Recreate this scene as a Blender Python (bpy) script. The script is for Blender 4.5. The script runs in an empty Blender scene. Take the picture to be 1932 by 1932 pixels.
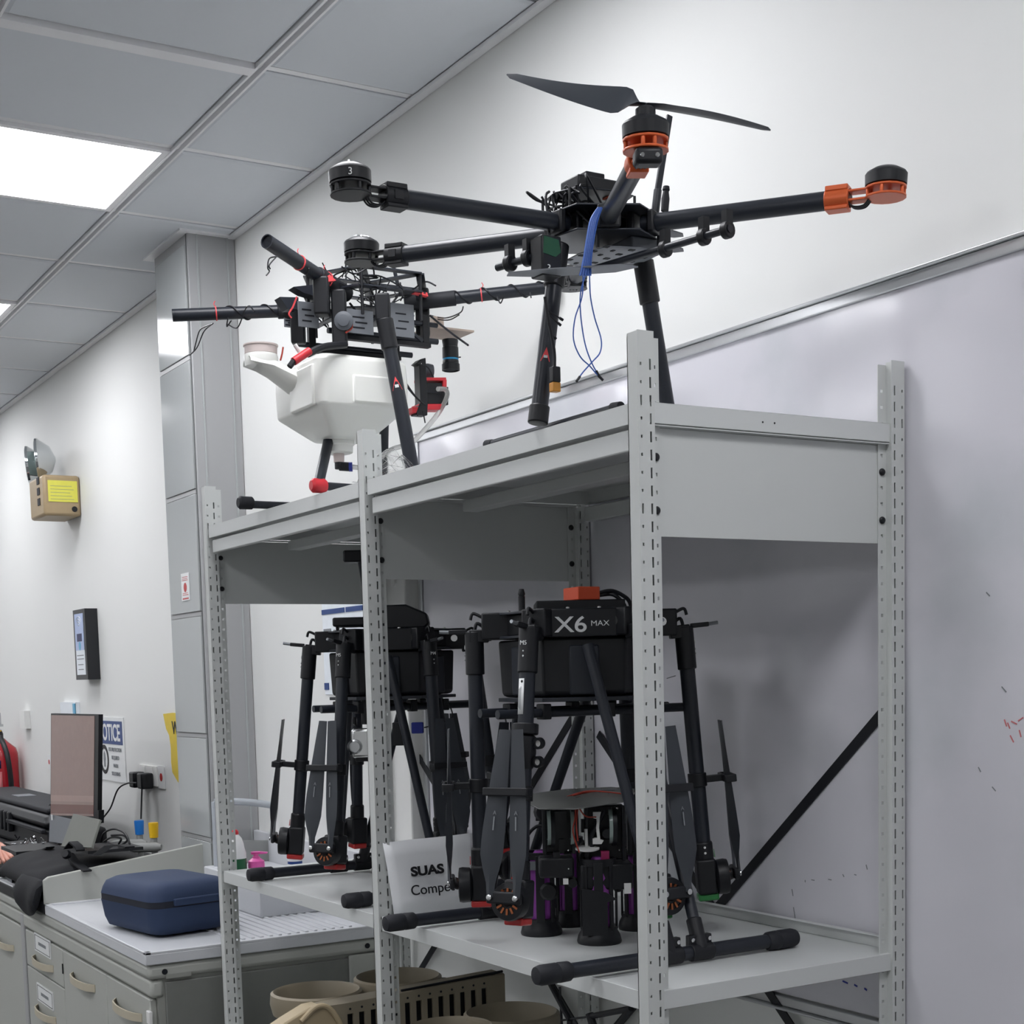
import bpy, bmesh, math, random
from mathutils import Vector, Matrix
random.seed(7)
sc = bpy.context.scene
col = sc.collection
# ------------------------------------------------------------ camera
_R = ((0.516855, 0.855691, -0.025575), (0.065203, -0.069136, -0.995474), (-0.853586, 0.512848, -0.091527))
def _norm(a):
    a = Vector(a); a.normalize(); return a
RZ = _norm(_R[2]); RX = _norm(_R[0]); RX = (RX - RZ * RX.dot(RZ)).normalized(); RD = RZ.cross(RX)
CAM = Vector((1.70500, -1.24750, 1.55)); FPX = 2777.96; PX0 = 965.9; PY0 = 1528.0
cam_data = bpy.data.cameras.new('camera'); cam = bpy.data.objects.new('camera', cam_data); col.objects.link(cam)
cam_data.sensor_width = 36; cam_data.lens = FPX / 1932 * 36
cam_data.shift_x = 0.0; cam_data.shift_y = (PY0 - 966) / 1932
cam_data.clip_start = 0.02; cam_data.clip_end = 60
cam.matrix_world = Matrix(((RX.x, -RD.x, -RZ.x, CAM.x), (RX.y, -RD.y, -RZ.y, CAM.y), (RX.z, -RD.z, -RZ.z, CAM.z), (0, 0, 0, 1)))
sc.camera = cam
def P(x, y, ax, val):
    """where the sight line of a measured point meets the plane (axis = val): used to read real coordinates off the photograph"""
    v = RX * ((x - PX0) / FPX) + RD * ((y - PY0) / FPX) + RZ
    t = (val - CAM[ax]) / v[ax]
    return CAM + v * t
# ------------------------------------------------------------ world, exposure
w = bpy.data.worlds.new('world'); sc.world = w; w.use_nodes = True
w.node_tree.nodes['Background'].inputs[0].default_value = (0.9, 0.95, 1, 1)
w.node_tree.nodes['Background'].inputs[1].default_value = 0.3
sc.view_settings.view_transform = 'Standard'; sc.view_settings.look = 'None'
sc.view_settings.gamma = 1; sc.view_settings.use_curve_mapping = False
sc.view_settings.exposure = 0.0
LIGHT_STRENGTH = 15.5
# ------------------------------------------------------------ materials
def lin(c):
    return tuple(((v / 255) / 12.92 if v / 255 <= 0.04045 else (((v / 255) + 0.055) / 1.055) ** 2.4) for v in c)
MATS = {}
def mat(name, rgb, rough=0.5, metal=0.0, var=0.06, scale=40, bump=0.0, emit=0, alpha=None, trans=0, ior=1.45, spec=0.5, coat=0, sss=0):
    m = bpy.data.materials.new(name); m.use_nodes = True; nt = m.node_tree; b = nt.nodes['Principled BSDF']
    c = lin(rgb)
    b.inputs['Roughness'].default_value = rough; b.inputs['Metallic'].default_value = metal
    b.inputs['IOR'].default_value = ior; b.inputs['Specular IOR Level'].default_value = spec
    b.inputs['Transmission Weight'].default_value = trans; b.inputs['Coat Weight'].default_value = coat
    tc = nt.nodes.new('ShaderNodeTexCoord'); nz = nt.nodes.new('ShaderNodeTexNoise')
    nz.inputs['Scale'].default_value = scale; nz.inputs['Detail'].default_value = 4
    nt.links.new(tc.outputs['Object'], nz.inputs['Vector'])
    mx = nt.nodes.new('ShaderNodeMix'); mx.data_type = 'RGBA'
    mx.inputs[6].default_value = tuple(v * (1 - var) for v in c) + (1,)
    mx.inputs[7].default_value = tuple(min(1, v * (1 + var)) for v in c) + (1,)
    nt.links.new(nz.outputs['Fac'], mx.inputs[0]); nt.links.new(mx.outputs[2], b.inputs['Base Color'])
    if bump:
        bp = nt.nodes.new('ShaderNodeBump'); bp.inputs['Strength'].default_value = bump; bp.inputs['Distance'].default_value = 0.002
        nt.links.new(nz.outputs['Fac'], bp.inputs['Height']); nt.links.new(bp.outputs['Normal'], b.inputs['Normal'])
    if emit:
        b.inputs['Emission Color'].default_value = c + (1,); b.inputs['Emission Strength'].default_value = emit
    if alpha is not None: b.inputs['Alpha'].default_value = alpha
    if sss:
        b.inputs['Subsurface Weight'].default_value = sss; b.inputs['Subsurface Radius'].default_value = (0.02, 0.02, 0.018)
    MATS[name] = m
    return m
mat('wall_paint', (228, 229, 227), 0.6, var=0.012, scale=3)
mat('ceiling_tile', (222, 226, 231), 0.7, var=0.01, scale=60, bump=0.05)
mat('grid_metal', (242, 242, 244), 0.35, var=0.01)
mat('groove', (120, 122, 124), 0.7)
mat('light_panel', (251, 251, 255), 0.5, emit=LIGHT_STRENGTH)
mat('floor_vinyl', (92, 92, 91), 0.4, var=0.05, scale=8)
mat('rack_paint', (203, 206, 204), 0.38, var=0.01, scale=30)
mat('shelf_paint', (208, 211, 210), 0.36, var=0.01, scale=30)
mat('rack_side', (190, 191, 186), 0.42, var=0.01, scale=30)
mat('black_bar', (22, 24, 30), 0.45)
mat('carbon', (34, 38, 46), 0.38, var=0.12, scale=300)
mat('carbon_plate', (40, 44, 52), 0.35, var=0.1, scale=200)
mat('black_plastic', (19, 21, 26), 0.45, var=0.1)
mat('dark_rubber', (30, 32, 38), 0.65, bump=0.1, var=0.1)
mat('blade_grey', (56, 60, 66), 0.42, var=0.04)
mat('grey_plate', (120, 124, 130), 0.45, var=0.03)
mat('panel_grey', (88, 92, 98), 0.5, var=0.05)
mat('silver', (200, 202, 204), 0.22, metal=1, var=0.03)
mat('steel', (215, 216, 216), 0.2, metal=1, var=0.02)
mat('aluminium', (208, 210, 212), 0.28, metal=0.85, var=0.02)
mat('copper', (176, 106, 70), 0.35, metal=0.8)
mat('orange_anod', (206, 96, 52), 0.35, metal=0.25, var=0.05)
mat('orange_box', (222, 88, 52), 0.5)
mat('red_plastic', (205, 48, 58), 0.4)
mat('red_tie', (238, 84, 88), 0.45)
mat('led_red', (190, 52, 52), 0.3)
mat('led_green', (44, 120, 62), 0.3)
mat('green_tape', (34, 84, 58), 0.5)
mat('tank_white', (238, 239, 234), 0.32, var=0.01, sss=0.25)
mat('cap_pink', (214, 200, 196), 0.45)
mat('wire_blue', (72, 112, 196), 0.4)
mat('wire_black', (20, 22, 28), 0.45)
mat('wire_red', (170, 62, 48), 0.45)
mat('conn_yellow', (214, 150, 66), 0.45)
mat('conn_blue', (44, 56, 150), 0.4)
mat('white_print', (228, 230, 230), 0.5, var=0.0)
mat('black_print', (22, 22, 26), 0.5, var=0.0)
mat('grey_print', (130, 134, 138), 0.5, var=0.0)
mat('white_plastic', (232, 232, 230), 0.35, var=0.01)
mat('paper', (222, 224, 226), 0.5, var=0.02, scale=12)
mat('clear_hose', (228, 228, 226), 0.12, trans=0.7, ior=1.3)
mat('clear_bag', (250, 250, 250), 0.08, trans=1.0, ior=1.2)
mat('smoky_sheet', (120, 122, 120), 0.12, trans=0.35, ior=1.4)
mat('purple_bottle', (172, 92, 190), 0.12, trans=0.1, ior=1.35, var=0.25, scale=30)
mat('magenta', (150, 30, 84), 0.3)
mat('wood', (176, 160, 148), 0.6, var=0.15, scale=25)
mat('wood_dark', (96, 74, 64), 0.6)
mat('lens_blue', (40, 140, 190), 0.3)
mat('case_blue', (40, 56, 86), 0.7, var=0.06, scale=400, bump=0.15)
mat('case_dark', (28, 32, 44), 0.7)
mat('worktop', (206, 208, 212), 0.35, var=0.02)
mat('cabinet', (176, 178, 172), 0.5, var=0.015)
mat('cabinet_body', (150, 152, 146), 0.55, var=0.015)
mat('cabinet_end_shaded', (120, 122, 118), 0.55)  # cabinet grey darkened: the end panel's shade is put into the colour
mat('handle_beige', (188, 180, 160), 0.45)
mat('black_top', (16, 17, 21), 0.55)
mat('column_grey', (166, 167, 168), 0.45, var=0.01)
mat('column_panel', (174, 178, 178), 0.12, var=0.01)
mat('seam', (96, 98, 98), 0.6)
mat('fabric_black', (18, 20, 25), 0.85, bump=0.4, scale=300, var=0.2)
mat('laptop_grey', (96, 98, 92), 0.5)
mat('screen_brown', (150, 124, 116), 0.25)
mat('screen_band', (112, 70, 62), 0.25)
mat('screen_light', (166, 138, 130), 0.25)
mat('ext_red', (178, 34, 46), 0.25, coat=0.3)
mat('ext_pale', (206, 120, 124), 0.4)
mat('ext_navy', (26, 34, 84), 0.4)
mat('tap_blue', (32, 120, 206), 0.4)
mat('tap_yellow', (232, 186, 30), 0.4)
mat('yellow_sign', (226, 198, 56), 0.45)
mat('notice_blue', (28, 62, 124), 0.4, var=0.0)
mat('beige_gun', (150, 134, 104), 0.45)
mat('beige_box', (166, 146, 114), 0.45)
mat('label_yellow', (224, 220, 92), 0.45)
mat('frame_black', (32, 34, 38), 0.35)
mat('poster_blue', (170, 186, 222), 0.3)
mat('poster_white', (232, 238, 244), 0.4)
mat('sky_sticker', (90, 170, 208), 0.3)
mat('skin', (214, 156, 138), 0.5, sss=0.1, var=0.04)
mat('pink_pump', (240, 106, 184), 0.3)
mat('bottle_white', (236, 236, 236), 0.3, sss=0.1)
mat('bottle_green', (30, 96, 60), 0.4)
mat('tube_grey', (176, 182, 188), 0.4)
mat('board_grey', (150, 152, 150), 0.5)
mat('cheek_beige_lit', (176, 160, 130), 0.5)  # frame beige with the lit tone of the front cheek painted in
mat('duct_beige_shaded', (138, 129, 111), 0.5, var=0.05, scale=10)  # same frame beige, darkened: shade under the shelf painted into the colour
mat('duct_inside', (96, 94, 86), 0.6)
mat('slot_dark', (18, 22, 30), 0.7)
mat('glass_green', (168, 184, 180), 0.1, trans=0.1)
mat('chrome', (220, 224, 226), 0.08, metal=1, var=0.02)
mat('steel_rod', (150, 154, 158), 0.3, metal=0.7)
# whiteboard: glossy enamel with faint erased marker smears
def whiteboard_mat():
    m = mat('whiteboard_enamel', (216, 215, 222), 0.14, var=0.0)
    nt = m.node_tree; b = nt.nodes['Principled BSDF']
    tc = nt.nodes.new('ShaderNodeTexCoord')
    n1 = nt.nodes.new('ShaderNodeTexNoise'); n1.inputs['Scale'].default_value = 2.6; n1.inputs['Detail'].default_value = 5
    r1 = nt.nodes.new('ShaderNodeValToRGB'); r1.color_ramp.elements[0].position = 0.5; r1.color_ramp.elements[0].color = lin((216, 215, 222)) + (1,)
    r1.color_ramp.elements[1].position = 0.8; r1.color_ramp.elements[1].color = lin((186, 192, 196)) + (1,)
    nt.links.new(tc.outputs['Object'], n1.inputs['Vector']); nt.links.new(n1.outputs['Fac'], r1.inputs['Fac'])
    nt.links.new(r1.outputs['Color'], b.inputs['Base Color'])
    n2 = nt.nodes.new('ShaderNodeTexNoise'); n2.inputs['Scale'].default_value = 5; n2.inputs['Detail'].default_value = 1
    bp = nt.nodes.new('ShaderNodeBump'); bp.inputs['Strength'].default_value = 0.25; bp.inputs['Distance'].default_value = 0.01
    nt.links.new(tc.outputs['Object'], n2.inputs['Vector']); nt.links.new(n2.outputs['Fac'], bp.inputs['Height']); nt.links.new(bp.outputs['Normal'], b.inputs['Normal'])
whiteboard_mat()
M = MATS
# ------------------------------------------------------------ helpers
def frame_from(d):
    d = Vector(d).normalized()
    a = Vector((0, 0, 1)) if abs(d.z) < 0.9 else Vector((1, 0, 0))
    x = a.cross(d).normalized(); y = d.cross(x)
    return x, y, d
class MB:
    def __init__(s): s.v = []; s.f = []; s.bevel = 0
    def add(s, vs, fs):
        o = len(s.v); s.v += [Vector(v) for v in vs]; s.f += [tuple(i + o for i in f) for f in fs]; return s
    def box(s, c, size, ax=None):
        c = Vector(c); h = [k / 2 for k in size]
        if ax is None: ax = (Vector((1, 0, 0)), Vector((0, 1, 0)), Vector((0, 0, 1)))
        vs = [c + ax[0] * (i * h[0]) + ax[1] * (j * h[1]) + ax[2] * (k * h[2]) for i in (-1, 1) for j in (-1, 1) for k in (-1, 1)]
        return s.add(vs, [(0, 1, 3, 2), (4, 6, 7, 5), (0, 4, 5, 1), (2, 3, 7, 6), (0, 2, 6, 4), (1, 5, 7, 3)])
    def bb(s, x0, x1, y0, y1, z0, z1):
        return s.box(((x0 + x1) / 2, (y0 + y1) / 2, (z0 + z1) / 2), (abs(x1 - x0), abs(y1 - y0), abs(z1 - z0)))
    def tube(s, a, b, r, n=16, r2=None, cap=True):
        a = Vector(a); b = Vector(b); r2 = r if r2 is None else r2
        x, y, d = frame_from(b - a); vs = []
        for p, rr in ((a, r), (b, r2)):
            for i in range(n):
                t = 2 * math.pi * i / n; vs.append(p + x * (math.cos(t) * rr) + y * (math.sin(t) * rr))
        fs = [(i, (i + 1) % n, n + (i + 1) % n, n + i) for i in range(n)]
        if cap: fs += [tuple(range(n - 1, -1, -1)), tuple(range(n, 2 * n))]
        return s.add(vs, fs)
    def pipe(s, a, b, r, ri, n=20):
        a = Vector(a); b = Vector(b); x, y, d = frame_from(b - a); vs = []
        for p, rr in ((a, r), (b, r), (b, ri), (a, ri)):
            for i in range(n):
                t = 2 * math.pi * i / n; vs.append(p + x * (math.cos(t) * rr) + y * (math.sin(t) * rr))
        fs = []
        for k in range(4):
            for i in range(n): fs.append((k * n + i, k * n + (i + 1) % n, ((k + 1) % 4) * n + (i + 1) % n, ((k + 1) % 4) * n + i))
        return s.add(vs, fs)
    def path(s, pts, r, n=8, smooth=True, cap=True):
        pts = [Vector(p) for p in pts]
        if smooth and len(pts) > 2:
            out = []
            for i in range(len(pts) - 1):
                p0 = pts[max(0, i - 1)]; p1 = pts[i]; p2 = pts[i + 1]; p3 = pts[min(len(pts) - 1, i + 2)]
                for k in range(6):
                    t = k / 6
                    out.append(0.5 * ((2 * p1) + (-p0 + p2) * t + (2 * p0 - 5 * p1 + 4 * p2 - p3) * t * t + (-p0 + 3 * p1 - 3 * p2 + p3) * t ** 3))
            out.append(pts[-1]); pts = out
        vs = []; x = None
        for i, p in enumerate(pts):
            d = (pts[min(i + 1, len(pts) - 1)] - pts[max(i - 1, 0)])
            if d.length < 1e-9: d = Vector((0, 0, 1))
            d.normalize()
            if x is None: x = frame_from(d)[0]
            x = (x - d * x.dot(d)); x = x.normalized() if x.length > 1e-6 else frame_from(d)[0]
            y = d.cross(x)
            for k in range(n):
                t = 2 * math.pi * k / n; vs.append(p + x * (math.cos(t) * r) + y * (math.sin(t) * r))
        m = len(pts)
        fs = [(j * n + i, j * n + (i + 1) % n, (j + 1) * n + (i + 1) % n, (j + 1) * n + i) for j in range(m - 1) for i in range(n)]
        if cap: fs += [tuple(range(n - 1, -1, -1)), tuple(range((m - 1) * n, m * n))]
        return s.add(vs, fs)
    def lathe(s, c, axis, prof, n=24):
        c = Vector(c); x, y, d = frame_from(axis); vs = []
        for (r, h) in prof:
            for i in range(n):
                t = 2 * math.pi * i / n; vs.append(c + d * h + x * (math.cos(t) * r) + y * (math.sin(t) * r))
        m = len(prof)
        fs = [(j * n + i, j * n + (i + 1) % n, (j + 1) * n + (i + 1) % n, (j + 1) * n + i) for j in range(m - 1) for i in range(n)]
        fs += [tuple(range(n - 1, -1, -1)), tuple(range((m - 1) * n, m * n))]
        return s.add(vs, fs)
    def prism(s, poly, o, u, v, w_):
        """poly of (a,b) in axes u,v from origin o, thickness vector w_"""
        o = Vector(o); u = Vector(u); v = Vector(v); w_ = Vector(w_); n = len(poly)
        A = [o + u * a + v * b for a, b in poly]; B = [p + w_ for p in A]
        return s.add(A + B, [tuple(range(n - 1, -1, -1)), tuple(range(n, 2 * n))] + [(i, (i + 1) % n, n + (i + 1) % n, n + i) for i in range(n)])
    def loft(s, rings, cap=True):
        n = len(rings[0]); vs = [p for r in rings for p in r]; m = len(rings)
        fs = [(j * n + i, j * n + (i + 1) % n, (j + 1) * n + (i + 1) % n, (j + 1) * n + i) for j in range(m - 1) for i in range(n)]
        if cap: fs += [tuple(range(n - 1, -1, -1)), tuple(range((m - 1) * n, m * n))]
        return s.add(vs, fs)
    def quad(s, a, b, c, d): return s.add([a, b, c, d], [(0, 1, 2, 3)])
    def build(s, name, m, parent=None, rel=True, bevel=0, smooth=True, angle=35, solid=0, subsurf=0):
        off = Vector((0, 0, 0))
        if rel and parent is not None:
            p = parent
            while p is not None: off += Vector(p.location); p = p.parent
        me = bpy.data.meshes.new(name); me.from_pydata([v - off for v in s.v], [], s.f); me.update()
        bm = bmesh.new(); bm.from_mesh(me); bmesh.ops.recalc_face_normals(bm, faces=bm.faces); bm.to_mesh(me); bm.free()
        if smooth:
            me.polygons.foreach_set('use_smooth', [True] * len(me.polygons)); me.set_sharp_from_angle(angle=math.radians(angle))
        me.materials.append(M[m] if isinstance(m, str) else m)
        o = bpy.data.objects.new(name, me); col.objects.link(o)
        if parent is not None: o.parent = parent
        if bevel:
            b = o.modifiers.new('bevel', 'BEVEL'); b.width = bevel; b.segments = 2; b.limit_method = 'ANGLE'; b.angle_limit = math.radians(40)
        if solid:
            b = o.modifiers.new('solid', 'SOLIDIFY'); b.thickness = solid; b.offset = 0
        if subsurf:
            b = o.modifiers.new('sub', 'SUBSURF'); b.levels = subsurf; b.render_levels = subsurf
        return o
def tag(o, label=None, cat=None, group=None, kind=None):
    if label: o['label'] = label
    if cat: o['category'] = cat
    if group: o['group'] = group
    if kind: o['kind'] = kind
    return o
def thing(name, label, cat, loc=(0, 0, 0), group=None):
    o = bpy.data.objects.new(name, None); col.objects.link(o); o.location = loc; o.empty_display_size = 0.05
    return tag(o, label, cat, group)
def copy_tree(o, parent=None):
    c = o.copy(); col.objects.link(c); c.parent = parent
    for ch in list(o.children): copy_tree(ch, c)
    return c
def text(name, body, m, parent, o, u, v, size, depth=0.0006, bold=0.0, align='LEFT', spacing=1.0, sx=1.0):
    """flat lettering as a mesh: origin o, reading direction u, up v"""
    cu = bpy.data.curves.new(name, 'FONT'); cu.body = body; cu.size = size; cu.extrude = depth; cu.align_x = align; cu.offset = bold; cu.space_character = spacing
    t = bpy.data.objects.new('tmp', cu); col.objects.link(t)
    bpy.context.view_layer.update()
    me = bpy.data.meshes.new_from_object(t.evaluated_get(bpy.context.evaluated_depsgraph_get()))
    bpy.data.objects.remove(t)
    u = Vector(u).normalized(); v = Vector(v).normalized(); n = u.cross(v)
    off = Vector((0, 0, 0)); p = parent
    while p is not None: off += Vector(p.location); p = p.parent
    o = Vector(o) - off
    for vt in me.vertices: vt.co = o + u * (vt.co.x * sx) + v * vt.co.y + n * vt.co.z
    me.materials.clear(); me.materials.append(M[m])
    ob = bpy.data.objects.new(name, me); col.objects.link(ob); ob.parent = parent
    return ob
X = Vector((1, 0, 0)); Y = Vector((0, 1, 0)); Z = Vector((0, 0, 1))
WALL = 0.5335; CEIL = 2.967
# ============================================================ the setting
def struct(name, mb, m, **k):
    o = mb.build(name, m, None, **k); o['kind'] = 'structure'; return o
x0r, x1r, y0r = -9.0, 3.2, -5.6
struct('floor', MB().bb(x0r, x1r, y0r, WALL, -0.05, 0), 'floor_vinyl')
wall_back = struct('wall_back', MB().bb(x0r, x1r, WALL, WALL + 0.1, 0, 3.1), 'wall_paint')
struct('wall_front', MB().bb(x0r, x1r, y0r - 0.1, y0r, 0, 3.1), 'wall_paint')
struct('wall_left', MB().bb(x0r - 0.1, x0r, y0r, WALL, 0, 3.1), 'wall_paint')
struct('wall_right', MB().bb(x1r, x1r + 0.1, y0r, WALL, 0, 3.1), 'wall_paint')
ceiling = struct('ceiling', MB().bb(x0r, x1r, y0r, WALL, CEIL + 0.06, CEIL + 0.12), 'groove')
TX = [-1.622 - 0.593 * k for k in range(-7, 13)]           # joints across
TY = [0.12 - 0.595 * k for k in range(0, 10)] + [WALL - 0.004]  # main channels
TY.sort()
mesh_cache = {}
def ctile(xa, xb, ya, yb):
    key = (round(xb - xa, 3), round(yb - ya, 3))
    cx, cy = (xa + xb) / 2, (ya + yb) / 2
    if key not in mesh_cache:
        hx, hy = key[0] / 2, key[1] / 2; e = 0.012
        mb = MB(); g = 0.004
        mb.bb(-hx + 0.012 + g, hx - 0.012 - g, -hy + 0.012 + g, hy - 0.012 - g, 0.0, 0.012)
        mb.add([(-hx + .026, -hy + .026, -0.004), (hx - .026, -hy + .026, -0.004), (hx - .026, hy - .026, -0.004), (-hx + .026, hy - .026, -0.004),
                (-hx + .016, -hy + .016, 0.0), (hx - .016, -hy + .016, 0.0), (hx - .016, hy - .016, 0.0), (-hx + .016, hy - .016, 0.0)],
               [(0, 1, 2, 3), (0, 4, 5, 1), (1, 5, 6, 2), (2, 6, 7, 3), (3, 7, 4, 0)])
        o = mb.build('ceiling_tile', 'ceiling_tile', ceiling, smooth=False); mesh_cache[key] = o
    else:
        o = mesh_cache[key].copy(); col.objects.link(o)
    o.location = (cx, cy, CEIL); return o
lights = []
xs = sorted(TX)
for i in range(len(xs) - 1):
    for j in range(len(TY) - 1):
        xa, xb, ya, yb = xs[i], xs[i + 1], TY[j], TY[j + 1]
        k = round((-1.622 - xb) / 0.593)          # column index counted away from the rack
        jj = len(TY) - 2 - j                      # 0 = strip by the wall
        if k % 3 == 1 and jj in (1, 4, 7):
            lights.append((xa, xb, ya, yb)); continue
        if yb < -5.4: continue
        ctile(xa, xb, ya, yb)
struct_far = MB().bb(x0r, x1r, y0r, TY[0], CEIL - 0.002, CEIL + 0.01)
struct_far.build('ceiling_border', 'ceiling_tile', ceiling)
g = MB()
for y in TY[:-1]:
    # recessed main channel: two bright lips with a grey groove
    g.bb(x0r, x1r, y - 0.013, y - 0.007, CEIL - 0.010, CEIL + 0.02); g.bb(x0r, x1r, y + 0.007, y + 0.013, CEIL - 0.010, CEIL + 0.02)
    g.bb(x0r, x1r, y - 0.008, y + 0.008, CEIL + 0.006, CEIL + 0.02)
g.build('main_runner', 'grid_metal', ceiling)
for x in xs:
    MB().bb(x - 0.011, x + 0.011, TY[0] + 0.01, WALL - 0.003, CEIL + 0.001, CEIL + 0.016).build('cross_runner', 'grid_metal', ceiling)
MB().bb(-1.655, -1.612, TY[0] + .01, 0.105, CEIL - 0.012, CEIL + 0.004).build('wide_runner', 'grid_metal', ceiling)
MB().bb(x0r, x1r, WALL - 0.024, WALL - 0.001, CEIL - 0.012, CEIL - 0.004).build('wall_angle', 'grid_metal', ceiling)
for n, (xa, xb, ya, yb) in enumerate(lights):
    t = thing('ceiling_light', 'square white light panel glowing in the ceiling grid', 'ceiling light', ((xa + xb) / 2, (ya + yb) / 2, CEIL), 'square light panels set in the ceiling grid')
    MB().bb(xa + 0.03, xb - 0.03, ya + 0.03, yb - 0.03, CEIL - 0.004, CEIL + 0.004).build('diffuser', 'light_panel', t, smooth=False)
    f = MB()
    for a in ((xa + .012, xa + .032, ya + .012, yb - .012), (xb - .032, xb - .012, ya + .012, yb - .012), (xa + .03, xb - .03, ya + .012, ya + .032), (xa + .03, xb - .03, yb - .032, yb - .012)):
        f.bb(*a, CEIL - 0.008, CEIL + 0.012)
    f.build('frame', 'grid_metal', t, smooth=False)
for n, o in enumerate([o for o in col.objects if o.name.startswith('ceiling_light')]):
    x = o.location.x; y = o.location.y
    if abs(y - TY[-3] / 2 - TY[-2] / 2) < 0.05 and abs(x + 2.51) < 0.1:
        o['label'] = 'bright square ceiling light panel at upper left of the photo, the larger one in view'; del o['group']
    elif abs(y - TY[-3] / 2 - TY[-2] / 2) < 0.05 and abs(x + 4.29) < 0.1:
        o['label'] = 'far square ceiling light panel cut by the left edge of the photo'; del o['group']

# whiteboard ------------------------------------------------------------
BZ0, BZ1, BX0, BX1 = 0.9505, 2.1495, -1.665, 2.6
wb = thing('whiteboard', 'long glossy whiteboard on the wall behind the rack with marker smudges', 'whiteboard', (0.4, WALL, BZ0))
MB().bb(BX0 + .012, BX1 - .012, WALL - 0.010, WALL, BZ0 + .01, BZ1 - .01).build('surface', 'whiteboard_enamel', wb)
fr = MB()
fr.bb(BX0, BX1, WALL - 0.016, WALL, BZ1 - 0.010, BZ1 + 0.008); fr.bb(BX0, BX1, WALL - 0.022, WALL, BZ1 + 0.008, BZ1 + 0.014)
fr.build('top_rail', 'aluminium', wb, bevel=0.002)
fr = MB().bb(BX0, BX1, WALL - 0.016, WALL, BZ0 - 0.012, BZ0 + 0.006); fr.bb(BX0, BX1, WALL - 0.024, WALL, BZ0 - 0.018, BZ0 - 0.012)
fr.build('bottom_rail', 'aluminium', wb, bevel=0.002)
for x in (BX0, BX1): MB().bb(x - 0.008, x + 0.01, WALL - 0.016, WALL, BZ0, BZ1).build('side_rail', 'aluminium', wb, bevel=0.002)
def marks(name, m, pts, r=0.0016):
    mb = MB()
    for a, b in pts:
        A = P(*a, 1, WALL - 0.0105); B_ = P(*b, 1, WALL - 0.0105)
        mb.box((A + B_) / 2, ((B_ - A).length + 0.001, 0.0006, r), ((B_ - A).normalized(), Y, (B_ - A).normalized().cross(Y)))
    o = mb.build(name, m, wb); o['kind'] = 'stuff'; return o
marks('marker_trace', 'grey_print', [((1634, 1512 + 120), (1636, 1640)), ((1563, 1659), (1568, 1660)), ((1590, 1650), (1592, 1654)), ((1612, 1650), (1615, 1651)), ((1861, 1118), (1867, 1124)), ((1890, 1296), (1898, 1305)), ((1519, 1661), (1519, 1664)),
    ((1531, 1660), (1536, 1661)), ((1494, 1678), (1496, 1690)), ((1497, 1712), (1502, 1745)), ((1258, 1280), (1274, 1275)), ((1846, 1448), (1850, 1456)), ((1872, 1485), (1878, 1492))])
marks('marker_dash', 'conn_blue', [((1590, 1851), (1599, 1855)), ((1612, 1858), (1617, 1861)), ((1631, 1865), (1635, 1868)), ((1309, 1704), (1310, 1708))], 0.003)
marks('red_marker', 'ext_pale', [((1895, 1358), (1899, 1370)), ((1901, 1364), (1905, 1374)), ((1908, 1361), (1918, 1366)), ((1906, 1388), (1912, 1400)), ((1923, 1378), (1926, 1390)), ((1921, 1360), (1930, 1354))], 0.002)

# pilaster with cover panels -------------------------------------------
cx0 = P(352, 433, 2, CEIL).x; cy0 = P(352, 433, 2, CEIL).y
cl = thing('column', 'grey boxed column with stacked cover panels standing against the wall', 'column', ((cx0 - 0.33), cy0, 0))
XL = P(297, 620, 1, cy0).x
cl.location = ((cx0 + XL) / 2, cy0 + 0.08, 0)
MB().bb(XL, cx0, cy0, WALL - 0.001, 0, CEIL - 0.002).build('casing', 'column_grey', cl, bevel=0.002)
zs = [CEIL - 0.03]
for (px_, py_) in ((330, 690), (343, 935), (352, 1160), (358, 1385)):
    zs.append(P(px_, py_, 1, cy0).z)
zs.append(zs[-1] - 0.34); zs.append(0.05)
for i in range(len(zs) - 1):
    MB().bb(XL + 0.02, cx0 - 0.016, cy0 - 0.006, cy0 + 0.002, zs[i + 1] + 0.006, zs[i] - 0.012).build('cover_panel', 'column_panel', cl, bevel=0.001)
    MB().bb(XL + 0.02, cx0 - 0.016, cy0 - 0.003, cy0 + 0.002, zs[i + 1] - 0.009, zs[i + 1] + 0.003).build('joint_strip', 'column_grey', cl)
for yy in (cy0 + 0.028, WALL - 0.03): MB().bb(cx0 - 0.001, cx0 + 0.002, yy, yy + 0.006, 0, CEIL - 0.01).build('edge_strip', 'column_panel', cl)
MB().bb(cx0 - 0.012, cx0 - 0.009, cy0 - 0.002, cy0 + 0.002, 0, CEIL - 0.01).build('seam', 'seam', cl)
cap_ = MB().bb(XL - 0.03, cx0 + 0.02, cy0 - 0.03, WALL - 0.002, CEIL - 0.010, CEIL - 0.003).build('ceiling_collar', 'grid_metal', cl)
def sheet_on(pl, x0, y0, x1, y1, name, m, label, cat, th=0.002):
    a = P(x0, y0, 1, pl); b = P(x1, y1, 1, pl); t = thing(name, label, cat, ((a.x + b.x) / 2, pl, min(a.z, b.z)))
    MB().bb(a.x, b.x, pl - th, pl, b.z, a.z).build('sheet', m, t); return t, a, b
t, a, b = sheet_on(cy0 - 0.0065, 342, 1083, 359, 1132, 'power_notice', 'white_print', 'small white notice with a red round symbol on the column', 'notice')
wd = b.x - a.x; ht = a.z - b.z; yy = cy0 - 0.0088
MB().lathe(((a.x + b.x) / 2, yy, b.z + ht * .48), Y, [(wd * .2, 0), (wd * .2, 0.0008)], 20).build('red_symbol', 'led_red', t)
MB().bb(a.x + wd * .12, b.x - wd * .12, yy, yy + .0008, b.z + ht * .05, b.z + ht * .1).build('red_bar', 'led_red', t)
l_ = MB()
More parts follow.
